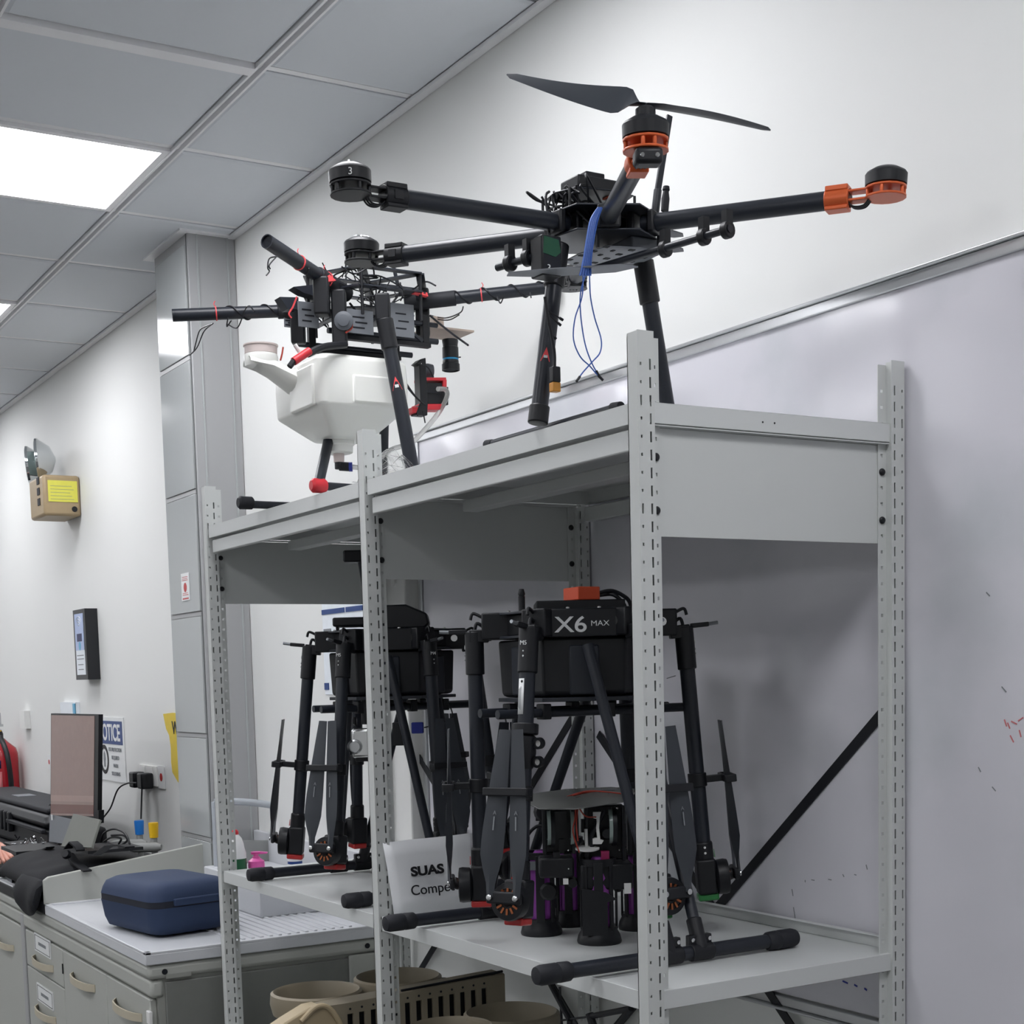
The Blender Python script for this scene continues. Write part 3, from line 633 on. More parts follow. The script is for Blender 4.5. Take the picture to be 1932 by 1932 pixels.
# ============================================================ big hexacopter with orange motor mounts, top shelf near bay
AC = Vector((-0.28, 0.139, 2.251))
def tiltz(x, y): return -0.059 * x + 0.02 * y
dA = thing('hexacopter', 'large open black hexacopter with two orange motor mounts and one grey propeller fitted', 'drone', (-0.28, 0.139, T1))
def A_(x, y, z=0): return AC + Vector((x, y, z + tiltz(x, y)))
azA = [-0.478 + k * math.pi / 3 for k in (0, -1, -2, 1, 3)]      # the sixth arm is missing
orange = (0, 3)
for k, a in enumerate(azA):
    u = Vector((math.cos(a), math.sin(a), tiltz(math.cos(a), math.sin(a)))).normalized(); t = Z.cross(u).normalized(); n = u.cross(t)
    rin = 0.07; R_ = 0.448
    mm = 'orange_anod' if k in orange else 'black_plastic'
    arm = MB().tube(AC + u * rin, AC + u * (R_ - 0.052), 0.0138, 20).build('arm', 'carbon', dA)
    mb = MB(); mb.tube(AC + u * (R_ - 0.088), AC + u * (R_ - 0.052), 0.0160, 16); mb.box(AC + u * (R_ - 0.070) + n * 0.014, (0.034, 0.026, 0.008), (u, t, n)); mb.box(AC + u * (R_ - 0.070) - n * 0.014, (0.034, 0.026, 0.006), (u, t, n))
    mb.build('motor_clamp', mm, arm, bevel=0.0015)
    MB().box(AC + u * (R_ - 0.070) + t * 0.0158, (0.014, 0.002, 0.012), (u, t, n)).build('clamp_window', 'black_plastic', arm)
    c = AC + u * R_
    mb = MB()   # two stacked plates joined by posts, open in between
    for hz in (0.006, -0.007):
        mb.prism([(math.cos(q * math.pi / 8) * 0.030, math.sin(q * math.pi / 8) * 0.030) for q in range(16)], c + n * hz, u, t, n * 0.0035)
        mb.box(c - u * 0.040 + n * (hz + 0.0018), (0.05, 0.022, 0.0035), (u, t, n))
    for q in (0.3, 1.6, 2.7, 3.6, 4.7, 6.0): mb.tube(c + (u * math.cos(q) + t * math.sin(q)) * 0.026 + n * -0.007, c + (u * math.cos(q) + t * math.sin(q)) * 0.026 + n * 0.007, 0.003, 8)
    mb.build('motor_plate', mm, arm, bevel=0.001)
    mt = MB().lathe(c + n * 0.0092, n, [(0.024, 0), (0.0300, 0.002), (0.0305, 0.017), (0.0285, 0.020), (0.018, 0.026), (0.006, 0.027)], 28).build('motor', 'black_plastic', arm)
    mb = MB()
    if k in (1, 2):
        for q in range(3):
            aa = q * math.pi / 3; rr = u * math.cos(aa) + t * math.sin(aa)
            mb.path([c + n * 0.028 - rr * 0.023, c + n * 0.0365 - rr * 0.011, c + n * 0.0375 + rr * 0.011, c + n * 0.028 + rr * 0.023], 0.0022, 6)
        mb.build('motor_spokes', 'silver', arm)
        vd = (CAM - c); vd.z = 0; vd.normalize(); tv = Z.cross(vd)
        if k == 1: text('motor_number', '3', 'white_print', arm, c + vd * 0.0307 + n * 0.013 - tv * 0.003, tv, Z, 0.014)
    mb = MB()
    for q in range(3):
        s0 = c + n * (-0.002) - u * 0.02 + t * (q - 1) * 0.006
        mb.path([s0, s0 - n * 0.012 - u * 0.01, s0 - n * 0.012 - u * 0.026, s0 - u * 0.036 - n * .002], 0.0014, 6)
    mb.build('motor_wires', 'wire_black', arm)['kind'] = 'stuff'
    if k == 0:
        MB().lathe(c + n * 0.0355, n, [(0.013, 0), (0.013, 0.010), (0.009, 0.013)], 20).build('propeller_hub', 'black_plastic', arm)
        MB().box(c - n * 0.018 + u * 0.016, (0.03, 0.036, 0.020), (u, t, n)).build('speed_controller', 'black_plastic', arm, bevel=0.005)
        for q in (-0.009, 0.010): MB().lathe(c + u * 0.0315 - n * 0.018 + t * q, u, [(0.0032, 0), (0.0024, 0.0012)], 10).build('mount_screw', 'steel', arm)
        hub = c + n * 0.048
        for tip, tw in ((P(955, 146, 2, 2.365), 1), (P(1453, 251, 2, 2.305), -1)):
            tip = Vector(tip)
            if tw == 1: tip = P(955, 146, 0, -0.02)
            else: tip = P(1453, 251, 0, 0.13)
            d = tip - hub; Ln = d.length; d.normalize(); ch = d.cross(Z).normalized(); nn = ch.cross(d).normalized()
            rings = []; n_ = 22
            for i in range(n_):
                s = i / (n_ - 1)
                f = min(1, s / 0.17); f = f * f * (3 - 2 * f)
                wd = 0.010 + (0.046 if tw == 1 else 0.036) * f; wd *= (1 - (0.60 if tw == 1 else 0.7) * max(0, (s - 0.22) / 0.78) ** 1.1)
                if s > 0.96: wd *= 0.7
                if i == n_ - 1: wd *= 0.3
                pitch = math.radians((58 * (1 - 0.45 * s) if tw == 1 else 16 * (1 - 0.75 * s)) * f)
                sag = (-0.004 if tw == 1 else 0.003) * math.sin(math.pi * s)
                cdir = ch * math.cos(pitch) + nn * math.sin(pitch) * (1 if tw == 1 else -1)
                nd = d.cross(cdir)
                cc = hub + d * (Ln * s) + nn * (0.004 + sag)
                th = 0.0036 * (1 - 0.6 * s)
                rings.append([cc + cdir * wd * 0.5, cc + cdir * wd * 0.15 + nd * th, cc - cdir * wd * 0.35 + nd * th * .6, cc - cdir * wd * 0.5, cc - cdir * wd * 0.1 - nd * th * .4])
            MB().loft(rings).build('propeller_blade', 'blade_grey', arm, angle=60)
# centre plates, frame stack
def plateA(r, z0, th, m, name, n=12, sx=1.0, sy=1.0, off=(0, 0), bevel=0.001, rot=0):
    rr = [(r * (1.0 if q % 2 else 0.86)) for q in range(n)]
    return MB().prism([(off[0] + sx * rr[q] * math.cos(2 * math.pi * q / n + rot), off[1] + sy * rr[q] * math.sin(2 * math.pi * q / n + rot)) for q in range(n)], AC + Z * z0, Vector((1, 0, -0.059)), Vector((0, 1, 0.02)), Z * th).build(name, m, dA, bevel=bevel)
plateA(0.098, 0.017, 0.003, 'carbon_plate', 'upper_plate', rot=-0.478)
plateA(0.098, -0.020, 0.003, 'carbon_plate', 'lower_plate', rot=-0.478)
MB().box(A_(0, 0, 0), (0.06, 0.06, 0.03)).build('centre_block', 'black_plastic', dA, bevel=0.004)
for k in range(6):
    a = -0.478 + k * math.pi / 3; u = Vector((math.cos(a), math.sin(a), tiltz(math.cos(a), math.sin(a)))); t = Z.cross(u)
    mb = MB(); 
    for q in (0.055, 0.088): mb.box(AC + u * q, (0.012, 0.036, 0.034), (u, t, Z))
    mb.build('arm_clamp', 'black_plastic', dA, bevel=0.003)['kind'] = 'stuff'
pl = plateA(0.070, -0.046, 0.002, 'grey_plate', 'perforated_tray', n=8, sx=1.3, sy=1.05, off=(0.012, 0.01))
mb = MB()
for i in range(9):
    for j in range(5):
        if (i * 3 + j) % 2: continue
        mb.box(A_(-0.06 + i * 0.017, -0.045 + j * 0.024, -0.0465), (0.008, 0.005 if j % 2 else 0.009, 0.001))
mb.build('tray_holes', 'slot_dark', pl)['kind'] = 'stuff'
for i, (x, y) in enumerate(((-0.05, -0.06), (0.06, -0.05), (0.07, 0.06), (-0.06, 0.055))):
    MB().tube(A_(x, y, -0.045), A_(x, y, -0.018), 0.003, 8).build('standoff', 'black_plastic', dA)
MB().box(A_(0.005, 0.045, -0.034), (0.11, 0.06, 0.022)).build('distribution_box', 'panel_grey', dA, bevel=0.003)
# raised autopilot shelf
plateA(0.062, 0.048, 0.002, 'carbon_plate', 'autopilot_shelf', n=8, sx=1.0, sy=1.25, off=(-0.01, -0.015))
for (x, y) in ((-0.055, -0.075), (0.03, -0.08), (-0.05, 0.045), (0.035, 0.04)): MB().tube(A_(x, y, 0.018), A_(x, y, 0.048), 0.0022, 8).build('standoff', 'black_plastic', dA)
ap = MB().box(A_(-0.005, -0.018, 0.062), (0.052, 0.078, 0.020)).build('autopilot', 'black_plastic', dA, bevel=0.003)
MB().box(A_(-0.005, -0.018, 0.077), (0.034, 0.036, 0.010)).build('autopilot_cap', 'dark_rubber', dA, bevel=0.002)
MB().box(A_(0.010, 0.005, 0.052), (0.02, 0.004, 0.012)).build('orange_tab', 'orange_box', dA)
mb = MB()
for k in range(9):
    x0_ = -0.05 + 0.012 * k; random.seed(40 + k)
    p0 = A_(x0_, -0.08 + 0.01 * (k % 3), 0.052); pts = [p0]
    for q in range(4): pts.append(p0 + Vector((random.uniform(-.03, .03), random.uniform(-.02, .05), random.uniform(-.05, .008))))
    pts.append(A_(random.uniform(-.05, .06), random.uniform(-.06, .05), -0.01)); mb.path(pts, 0.0018, 6)
mb.build('loose_wiring', 'wire_black', dA)['kind'] = 'stuff'
MB().path([A_(-0.02, -0.085, 0.052), A_(-0.01, -0.098, 0.040), A_(0.0, -0.10, 0.0), A_(0.0, -0.098, -0.04), A_(0.0, -0.085, -0.06)], 0.0022, 8).build('side_cable', 'wire_black', dA)
# leaning mast and short antenna
zz0 = P(1234, 404, 0, -0.24); zz1 = P(1263, 218, 0, -0.24)
mb = MB().box((zz0 + zz1) / 2, (0.005, 0.0105, (zz1 - zz0).length), ((zz1 - zz0).normalized().cross(X).cross((zz1 - zz0).normalized()), X.cross((zz1 - zz0).normalized()).normalized(), (zz1 - zz0).normalized())); mb.tube(zz0 - Z * .01, zz0 + (zz1 - zz0) * 0.25, 0.0065, 10)
mb.build('mast', 'carbon', dA, bevel=0.001)
a0 = P(1254, 398, 0, -0.20); a1 = P(1257, 352, 0, -0.20); MB().lathe(a0, a1 - a0, [(0.006, 0), (0.0065, (a1 - a0).length * .5), (0.0045, (a1 - a0).length * .8), (0.006, (a1 - a0).length * .86), (0.005, (a1 - a0).length)], 12).build('antenna', 'dark_rubber', dA)
# stub plates where the missing arm sat, and the two payload rails
a = -0.478 + 2 * math.pi / 3; u = Vector((math.cos(a), math.sin(a), 0)); t = Z.cross(u)
mb = MB()
for z in (0.012, -0.012): mb.prism([(0.06, -0.032), (0.16, -0.010), (0.17, 0.0), (0.16, 0.012), (0.06, 0.032)], AC + Z * z, u, t, Z * 0.002)
mb.build('empty_arm_bracket', 'carbon_plate', dA)['kind'] = 'stuff'
for (pa, pb, cl_) in (((1120, 508), (1378, 431), ((1255, 470), (1328, 447), (1372, 434))), ((938, 505), (1035, 476), ((962, 497), (996, 487)))):
    A0 = P(*pa, 2, 2.185); B0 = P(*pb, 2, 2.185)
    r = MB().tube(A0, B0, 0.0058, 12).build('payload_rail', 'carbon', dA)
    for c_ in cl_:
        q = P(*c_, 2, 2.185); dd = (B0 - A0).normalized(); MB().tube(q - dd * 0.006, q + dd * 0.006, 0.0125, 16).build('rail_clamp', 'black_plastic', r, bevel=0.002)
        MB().box(q + Z * 0.016, (0.012, 0.012, 0.024)).build('rail_hanger', 'black_plastic', r)
zt = 2.152
mb = MB().prism([(-0.10, -0.012), (-0.03, -0.020), (0.07, -0.018), (0.095, 0.0), (0.06, 0.02), (-0.05, 0.022), (-0.105, 0.005)], P(1085, 512, 2, zt), X * 0.62 + Y * 0.78, Y * 0.62 - X * 0.78, Z * 0.002)
lp = mb.build('lower_tray', 'grey_plate', dA)
# legs
def legA(top, bot, r=0.0132, names='leg'):
    l = MB().tube(top, bot, r, 20).build('leg', 'carbon', dA); d = (Vector(bot) - Vector(top)).normalized()
    MB().tube(Vector(top) - d * 0.012, Vector(top) + d * 0.055, r + 0.0035, 18).build('leg_socket', 'black_plastic', l, bevel=0.002)
    MB().tube(Vector(bot) - d * 0.022, Vector(bot) + d * 0.006, r + 0.003, 18).build('foot_joint', 'black_plastic', l, bevel=0.002)
    return l, d
l1t = Vector((-0.28, 0.055, 2.205)); l1b = Vector((-0.272, 0.006, 1.944))
l1, d1 = legA(l1t, l1b); l2, d2 = legA(Vector((-0.28, 0.222, 2.200)), Vector((-0.28, 0.270, 1.946)))
for yy, xa, xb in ((0.034, -0.47, -0.10), (0.272, -0.47, -0.10)):
    s_ = MB().tube((xa, yy, T1 + 0.0085), (xb, yy, T1 + 0.0085), 0.0062, 14).build('skid', 'carbon', dA)
    for x_ in (xa, xb): MB().tube((x_ - 0.012, yy, T1 + 0.0098), (x_ + 0.012, yy, T1 + 0.0078), 0.0076, 14).build('skid_cap', 'dark_rubber', s_, bevel=0.002)
def sticker(parent, c, d, m='red_plastic', w_=0.0135, h=0.022, r=0.0138):
    vd = (CAM - c); vd = (vd - d * vd.dot(d)).normalized(); t = d.cross(vd).normalized()
    mb = MB(); N = 6
    for i in range(N):
        s0, s1 = i / N, (i + 1) / N; q = []
        for s, sg in ((s0, -1), (s0, 1), (s1, 1), (s1, -1)):
            hw = w_ * s / 2 * 1.15; an = sg * hw / r; q.append(c + d * (h * s) + (vd * math.cos(an) + t * math.sin(an)) * (r + 0.0004))
        mb.quad(*q)
    o = mb.build('warning_sticker', m, parent)
    return o, vd, t
so, vd, tt_ = sticker(l1, l1t + d1 * 0.155, d1, 'red_tie', r=0.0134)
MB().box(l1t + d1 * 0.170 + vd * 0.0139, (0.0005, 0.006, 0.004), (vd, tt_, d1)).build('sticker_mark', 'white_print', so)
# control box with green tape on the first leg
bc = P(1030, 487, 0, -0.238)
bx = MB().box(bc, (0.034, 0.036, 0.060)).build('leg_box', 'black_plastic', dA, bevel=0.003)
fc = bc + X * 0.0172
MB().prism([(-0.016, 0.002), (0.006, -0.002), (0.016, 0.006), (0.012, 0.024), (-0.014, 0.027)], fc, Y, Z, X * 0.0006).build('green_tape', 'green_tape', bx)
text('leg_number', '3', 'white_print', bx, fc + X * 0.0008 + Y * -0.010 + Z * -0.024, Y, Z, 0.014)
# blue signal wires and the dangling power lead
w0 = P(1128, 398, 0, -0.18)
def PX(x, y, v=-0.17): return P(x, y, 0, v)
mb = MB()
for k in range(5):
    o_ = 3 * (k - 2)
    mb.path([PX(1132 + o_ * .5, 392), PX(1121 + o_, 415), PX(1114 + o_, 450), PX(1108 + o_ * 1.1, 490), PX(1104 + o_ * 1.6, 520)], 0.0019, 6)
mb.build('signal_wire_bundle', 'wire_blue', dA)['kind'] = 'stuff'
ends = []
for pts in ([(1100, 520), (1098, 560), (1085, 600), (1082, 640), (1094, 672), (1112, 690), (1124, 704), (1134, 714)], [(1104, 520), (1095, 555), (1096, 600), (1104, 650), (1116, 684), (1128, 706)], [(1112, 518), (1114, 560), (1122, 600), (1134, 640), (1132, 665), (1118, 682), (1100, 702), (1090, 716)]):
    q = [PX(*p) for p in pts]; MB().path(q, 0.0011, 6).build('signal_wire', 'wire_blue', dA)
    d_ = (q[-1] - q[-2]).normalized(); MB().tube(q[-1] - d_ * 0.006, q[-1] + d_ * 0.004, 0.0021, 8).build('wire_plug', 'wire_black', dA)
MB().path([PX(1028, 560, -.24), PX(1034, 600, -.24), PX(1042, 640, -.24), PX(1046, 670, -.24), PX(1046, 694, -.24)], 0.0026, 8).build('power_lead', 'wire_black', dA)
p0, p1, p2 = PX(1047, 692, -.24), PX(1047, 722, -.24), PX(1047, 740, -.24)
MB().box((p0 + p1) / 2, (0.012, 0.0145, (p1 - p0).length)).build('lead_sleeve', 'wire_black', dA, bevel=0.002)
MB().box((p1 + p2) / 2, (0.012, 0.0145, (p2 - p1).length)).build('lead_connector', 'conn_yellow', dA, bevel=0.0015)
for pts in ([(1034, 586), (1046, 594), (1062, 604)], [(1034, 590), (1044, 602), (1058, 614)], [(1034, 610), (1040, 628), (1049, 640)]):
    q = [PX(*p, -.24) for p in pts]; MB().path(q, 0.0012, 6).build('thin_lead', 'wire_black', dA)
    MB().tube(q[-2] * .4 + q[-1] * .6, q[-1], 0.0022, 8).build('lead_plug', 'wire_black', dA)
# loose black cable lying on the shelf beside the skid
cb = MB().path([Vector((-0.33, 0.10, T1 + .004)), Vector((-0.22, 0.075, T1 + .004)), Vector((-0.15, 0.03, T1 + .004)), Vector((-0.10, 0.03, T1 + .0045)), Vector((-0.07, 0.05, T1 + .004))], 0.0036, 8).build('cable', 'wire_black', None)
tag(cb, 'black cable lying on the top shelf between the feet of the large hexacopter', 'cable')
# ============================================================ sprayer drone with white tank, top shelf far bay
dB = thing('spraying_drone', 'bare armed black drone carrying a white liquid tank and red framed pump', 'drone', (-1.2, 0.17, T1))
BC = Vector((-1.2, 0.17, 2.335))
def PB(x, y, v=-1.2): return P(x, y, 0, v)
def armB(tip, az, r=0.0128):
    u = Vector((math.cos(az), math.sin(az), 0)); d = (tip - BC); L = d.length; d.normalize()
    root_ = BC + d * 0.10
    a = MB().tube(BC + d * 0.18, tip - d * 0.004, r * 1.0, 20)
    a.pipe(tip - d * 0.006, tip, r, r * 0.86, 20)
    a = a.build('arm', 'carbon', dB)
    MB().lathe(tip - d * 0.0045, d, [(r * .86, 0), (r * .86, 0.0005)], 16).build('tube_mouth', 'slot_dark', a)
    MB().tube(BC + d * 0.08, BC + d * 0.19, r + 0.003, 18).build('arm_sleeve', 'dark_rubber', a, bevel=0.002)
    return a, d, L
def spiral(a, d, s0, s1, turns, r, m='wire_black', rr=0.0016, ph=0):
    x, y, dd = frame_from(d); pts = []
    n = int(turns * 8) + 2
    for i in range(n):
        t = i / (n - 1); an = ph + turns * 2 * math.pi * t; pts.append(BC + d * (s0 + (s1 - s0) * t) + x * math.cos(an) * r + y * math.sin(an) * r)
    return MB().path(pts, rr, 6)
def ring_tie(a, d, s, r, tail=True):
    x, y, dd = frame_from(d); mb = MB().pipe(BC + d * (s - 0.0012), BC + d * (s + 0.0012), r + 0.0016, r, 18)
    mb.path([BC + d * s + Z * (r + .001), BC + d * (s + .004) + Z * (r + .007), BC + d * (s + .001) + Z * (r + .013)], 0.0009, 5)
    mb.build('cable_tie', 'red_tie', a)
tipL = P(325, 595, 1, -0.215); tipU = P(503, 455, 0, -1.005); tipR = P(1050, 541, 1, 0.515)
aL, dL, LL = armB(tipL, 0); aU, dU, LU = armB(tipU, 0, 0.0138); aR, dR, LR = armB(tipR, 0, 0.0128)
spiral(aL, dL, 0.14, 0.30, 2.2, 0.0142, ph=1).build('wire_wrap', 'wire_black', aL); ring_tie(aL, dL, LL * .78, 0.0128)
spiral(aR, dR, 0.17, LR - 0.03, 3.4, 0.0142).build('wire_wrap', 'wire_black', aR); ring_tie(aR, dR, 0.245, 0.0128)
spiral(aU, dU, 0.12, 0.24, 1.6, 0.0150, ph=2).build('wire_wrap', 'wire_black', aU); ring_tie(aU, dU, LU * .70, 0.0138)
for a, tl in ((aL, [[(402, 610), (385, 625), (372, 655), (358, 670)], [(398, 612), (378, 622), (370, 645), (366, 662)], [(430, 600), (428, 616), (436, 605)], [(430, 612), (448, 618), (462, 585), (470, 577), (480, 588)]]),
              (aU, [[(523, 484), (508, 488), (505, 505), (508, 512), (502, 520)], [(520, 486), (508, 500), (510, 508)]]),
              (aR, [[(812, 595), (840, 600), (868, 590), (874, 578)], [(812, 600), (845, 604), (866, 594)], [(938, 560), (944, 572), (950, 560)], [(1000, 552), (1002, 562)]])):
    for t in tl:
        pl_ = (lambda p: P(*p, 1, -0.13)) if a is aL else ((lambda p: P(*p, 0, -1.01)) if a is aU else (lambda p: P(*p, 1, 0.36)))
        MB().path([pl_(p) for p in t], 0.0014, 6).build('loose_wire', 'wire_black', a)
# frame: top arched plate, side plates, lower tubes
def ringplate(z, th, m, name, pts, sx=1, off=(0, 0)):
    return MB().prism([(p[0] * sx + off[0], p[1] * sx + off[1]) for p in pts], Vector((BC.x, BC.y, z)), X, Y, Z * th).build(name, m, dB, bevel=0.001)
def bar(mb, a, b, w_=0.012, h=0.004):
    a = Vector(a); b = Vector(b); d = b - a; dd = d.normalized(); s_ = dd.cross(Z); s_ = s_.normalized() if s_.length > .1 else X
    mb.box((a + b) / 2, (d.length, w_, h), (dd, s_, dd.cross(s_)))
ring_pts = [(BC + Vector((0.135 * math.cos(a), 0.135 * math.sin(a), 0))) for a in [math.radians(30 + 60 * k) for k in range(6)]]
mb = MB()
for k in range(6):
    bar(mb, ring_pts[k] + Z * 0.050, ring_pts[(k + 1) % 6] + Z * 0.050, 0.018, 0.003)
    bar(mb, ring_pts[k] + Z * 0.050, BC + Z * 0.050, 0.020, 0.003)
mb.build('top_frame', 'carbon_plate', dB)['kind'] = 'stuff'
mb = MB()
for k in range(6):
    bar(mb, ring_pts[k] + Z * 0.012, ring_pts[(k + 1) % 6] + Z * 0.012, 0.022, 0.003)
mb.build('middle_frame', 'carbon_plate', dB)['kind'] = 'stuff'
MB().loft([[BC + Vector((0.10 * math.cos(a), 0.10 * math.sin(a), z)) for a in [math.radians(60 * k) for k in range(6)]] for z in (-0.020, -0.017)]).build('lower_plate', 'carbon_plate', dB)
for k in range(6):
    MB().tube(ring_pts[k] * 1 + Z * -0.045, ring_pts[k] + Z * 0.052, 0.0035, 8).build('standoff', 'black_plastic', dB)
# three big black clamp blocks and grey perforated side plates
for (px_, py_, v, s_) in ((607, 560, -1.10, (0.036, 0.032, 0.075)), (722, 582, -1.05, (0.036, 0.030, 0.055)), (797, 590, -1.16, (0.026, 0.030, 0.10)), (562, 610, -1.22, (0.024, 0.030, 0.085)), (640, 600, -1.10, (0.03, 0.03, 0.11))):
    c = P(px_, py_, 0, v); MB().box(c, s_, (u30, t30, Z)).build('clamp_block', 'black_plastic', dB, bevel=0.004)
pl_ = MB(); 
for (xa, ya, xb, yb, v) in ((563, 570, 602, 618, -1.13), (655, 585, 705, 630, -1.10), (738, 573, 782, 636, -1.10), (536, 600, 556, 618, -1.25)):
    A0 = P(xa, yb, 0, v); B0 = P(xb, yb, 0, v); C0_ = P(xa, ya, 0, v)
    o = MB().box((A0 + B0) / 2 + Z * ((C0_.z - A0.z) / 2), (0.002, abs(B0.y - A0.y), C0_.z - A0.z)).build('side_plate', 'grey_plate', dB, bevel=0.0008)
    mb = MB()
    for i in range(3):
        zz = A0.z + (C0_.z - A0.z) * (0.25 + .22 * i); mb.box(((A0 + B0) / 2).xyz * 1 + Vector((0.0012, (i % 2) * .006 - .004, zz - A0.z)), (0.0005, abs(B0.y - A0.y) * .45, 0.003))
    mb.build('plate_slots', 'slot_dark', o)['kind'] = 'stuff'
# central round motor with wires
c = P(648, 605, 0, -1.08); MB().lathe(c - u30 * 0.01, u30, [(0.016, 0), (0.019, 0.003), (0.019, 0.010), (0.012, 0.012), (0.012, 0.015), (0.005, 0.016)], 24).build('centre_drum', 'panel_grey', dB)
mb = MB()
for k in range(26):
    random.seed(100 + k)
    a0 = Vector((BC.x + random.uniform(-.06, .12), BC.y + random.uniform(-.12, .14), BC.z + random.uniform(-.02, .05)))
    pts = [a0]
    for q in range(3): pts.append(pts[-1] + Vector((random.uniform(-.03, .03), random.uniform(-.05, .05), random.uniform(-.04, .03))))
    mb.path(pts, random.choice((0.0013, 0.0018, 0.0024)), 5)
mb.build('loose_wiring', 'wire_black', dB)['kind'] = 'stuff'
for pts, m in (([(560, 560), (552, 580), (545, 592), (550, 600)], 'red_tie'), ([(662, 600), (664, 618), (652, 628)], 'wire_red'), ([(534, 655), (532, 668), (529, 680)], 'wire_red')):
    MB().path([P(*p, 0, -1.08) for p in pts], 0.0018, 6).build('red_wire', m, dB)
for pts in ([(613, 525), (622, 518), (634, 529), (615, 532)], [(781, 553), (783, 549), (806, 552), (808, 559)]):
    q = [P(*p, 0, -1.08) for p in pts]; MB().add(q + [p - X * 0.012 for p in q], [(0, 1, 2, 3), (7, 6, 5, 4), (0, 4, 5, 1), (1, 5, 6, 2), (2, 6, 7, 3), (3, 7, 4, 0)]).build('red_marker', 'red_tie', dB)
ring_tie(dB, dU, 0.16, 0.0165)
# spiked cover ends on the left
for pts in ([(528, 560), (563, 561), (563, 583), (543, 583)], [(554, 541), (600, 536), (600, 560), (572, 552)]):
    q = [P(*p, 0, -1.16) for p in pts]; MB().add(q + [p - X * 0.03 for p in q], [(0, 1, 2, 3), (7, 6, 5, 4), (0, 4, 5, 1), (1, 5, 6, 2), (2, 6, 7, 3), (3, 7, 4, 0)]).build('fin_plate', 'carbon_plate', dB)
# rails in Y below the body and verticals
for x, y0_, y1_, z in ((-1.13, 0.045, 0.30, 2.262), (-1.27, 0.03, 0.31, 2.262)):
    MB().tube((x, y0_, z), (x, y1_, z), 0.0062, 12).build('lower_rail', 'carbon', dB)
for (x, y) in ((-1.13, 0.07), (-1.13, 0.27), (-1.27, 0.07), (-1.27, 0.27), (-1.13, 0.17)):
    MB().box((x, y, 2.285), (0.014, 0.016, 0.06)).build('rail_hanger', 'black_plastic', dB, bevel=0.002)
for x in (-1.13, -1.27): bb_ = MB(); bb_.bb(x - .008, x + .008, 0.06, 0.28, 2.247, 2.256); bb_.build('tank_frame', 'black_plastic', dB)
mb = MB()
for y in (0.08, 0.17, 0.26): bar(mb, (-1.14, y, 2.30), (-1.27, y, 2.30), 0.014, 0.003)
for (y, y2) in ((0.10, 0.16), (0.26, 0.20)): bar(mb, (-1.125, y, 2.258), (-1.125, y2, 2.300), 0.006, 0.006)
mb.build('cross_members', 'carbon_plate', dB)['kind'] = 'stuff'
MB().tube((-1.13, 0.03, 2.300), (-1.13, 0.30, 2.296), 0.0052, 10).build('upper_rail', 'carbon', dB)
# battery strap lead with red sleeve
q = [PB(652, 650, -1.08), PB(610, 655, -1.06), PB(580, 668, -1.05)]
MB().path([q[0], q[1], q[2]], 0.0075, 10).build('main_lead', 'wire_black', dB)
MB().tube(PB(584, 662, -1.045), PB(554, 682, -1.04), 0.0080, 12).build('red_sleeve', 'red_plastic', dB); MB().tube(PB(554, 681, -1.04), PB(546, 692, -1.04), 0.0058, 10).build('lead_end', 'black_plastic', dB)
MB().tube(PB(556, 650, -1.05), PB(565, 664, -1.05), 0.0045, 8).build('white_plug', 'white_plastic', dB)
# legs and skids
def legB(top, bot, r, m='carbon'):
    l = MB().tube(top, bot, r, 20).build('leg', m, dB); d = (bot - top).normalized()
    MB().tube(top - d * 0.01, top + d * 0.05, r + 0.003, 18).build('leg_socket', 'black_plastic', l, bevel=0.002); return l, d
lt = PB(727, 612, -1.04); lb = Vector((-1.015, 0.175, 1.946)); l3, d3 = legB(lt, lb, 0.0145)
so, vd, tt_ = sticker(l3, lt + d3 * 0.108, d3, 'red_tie', 0.019, 0.027, 0.0145); MB().box(lt + d3 * 0.127 + vd * 0.015, (0.0005, 0.008, 0.006), (vd, tt_, d3)).build('sticker_mark', 'white_print', so)
lb2 = Vector((-1.115, 0.006, 1.950)); lt2 = Vector((-1.36, 0.19, 2.25)); l4, d4 = legB(lt2, lb2, 0.0108)
legB(Vector((-1.30, 0.26, 2.26)), Vector((-1.42, 0.30, 1.945)), 0.0108)
sk1 = MB().tube((-1.115, 0.008, T1 + 0.0165), (-1.115, 0.36, T1 + 0.0105), 0.0085, 14).build('skid', 'carbon', dB)
MB().lathe((-1.115, -0.010, T1 + 0.0168), Y, [(0.010, -0.002), (0.0148, 0.003), (0.0150, 0.026), (0.011, 0.032)], 18).build('red_foot', 'red_plastic', sk1)
sk2 = MB().tube((-1.42, -0.02, T1 + 0.0115), (-1.42, 0.34, T1 + 0.0115), 0.0085, 14).build('skid', 'carbon', dB)
MB().lathe((-1.42, -0.052, T1 + 0.0145), Y, [(0.010, -0.002), (0.0145, 0.003), (0.0140, 0.030), (0.010, 0.034)], 18).build('foot_cap', 'dark_rubber', sk2)
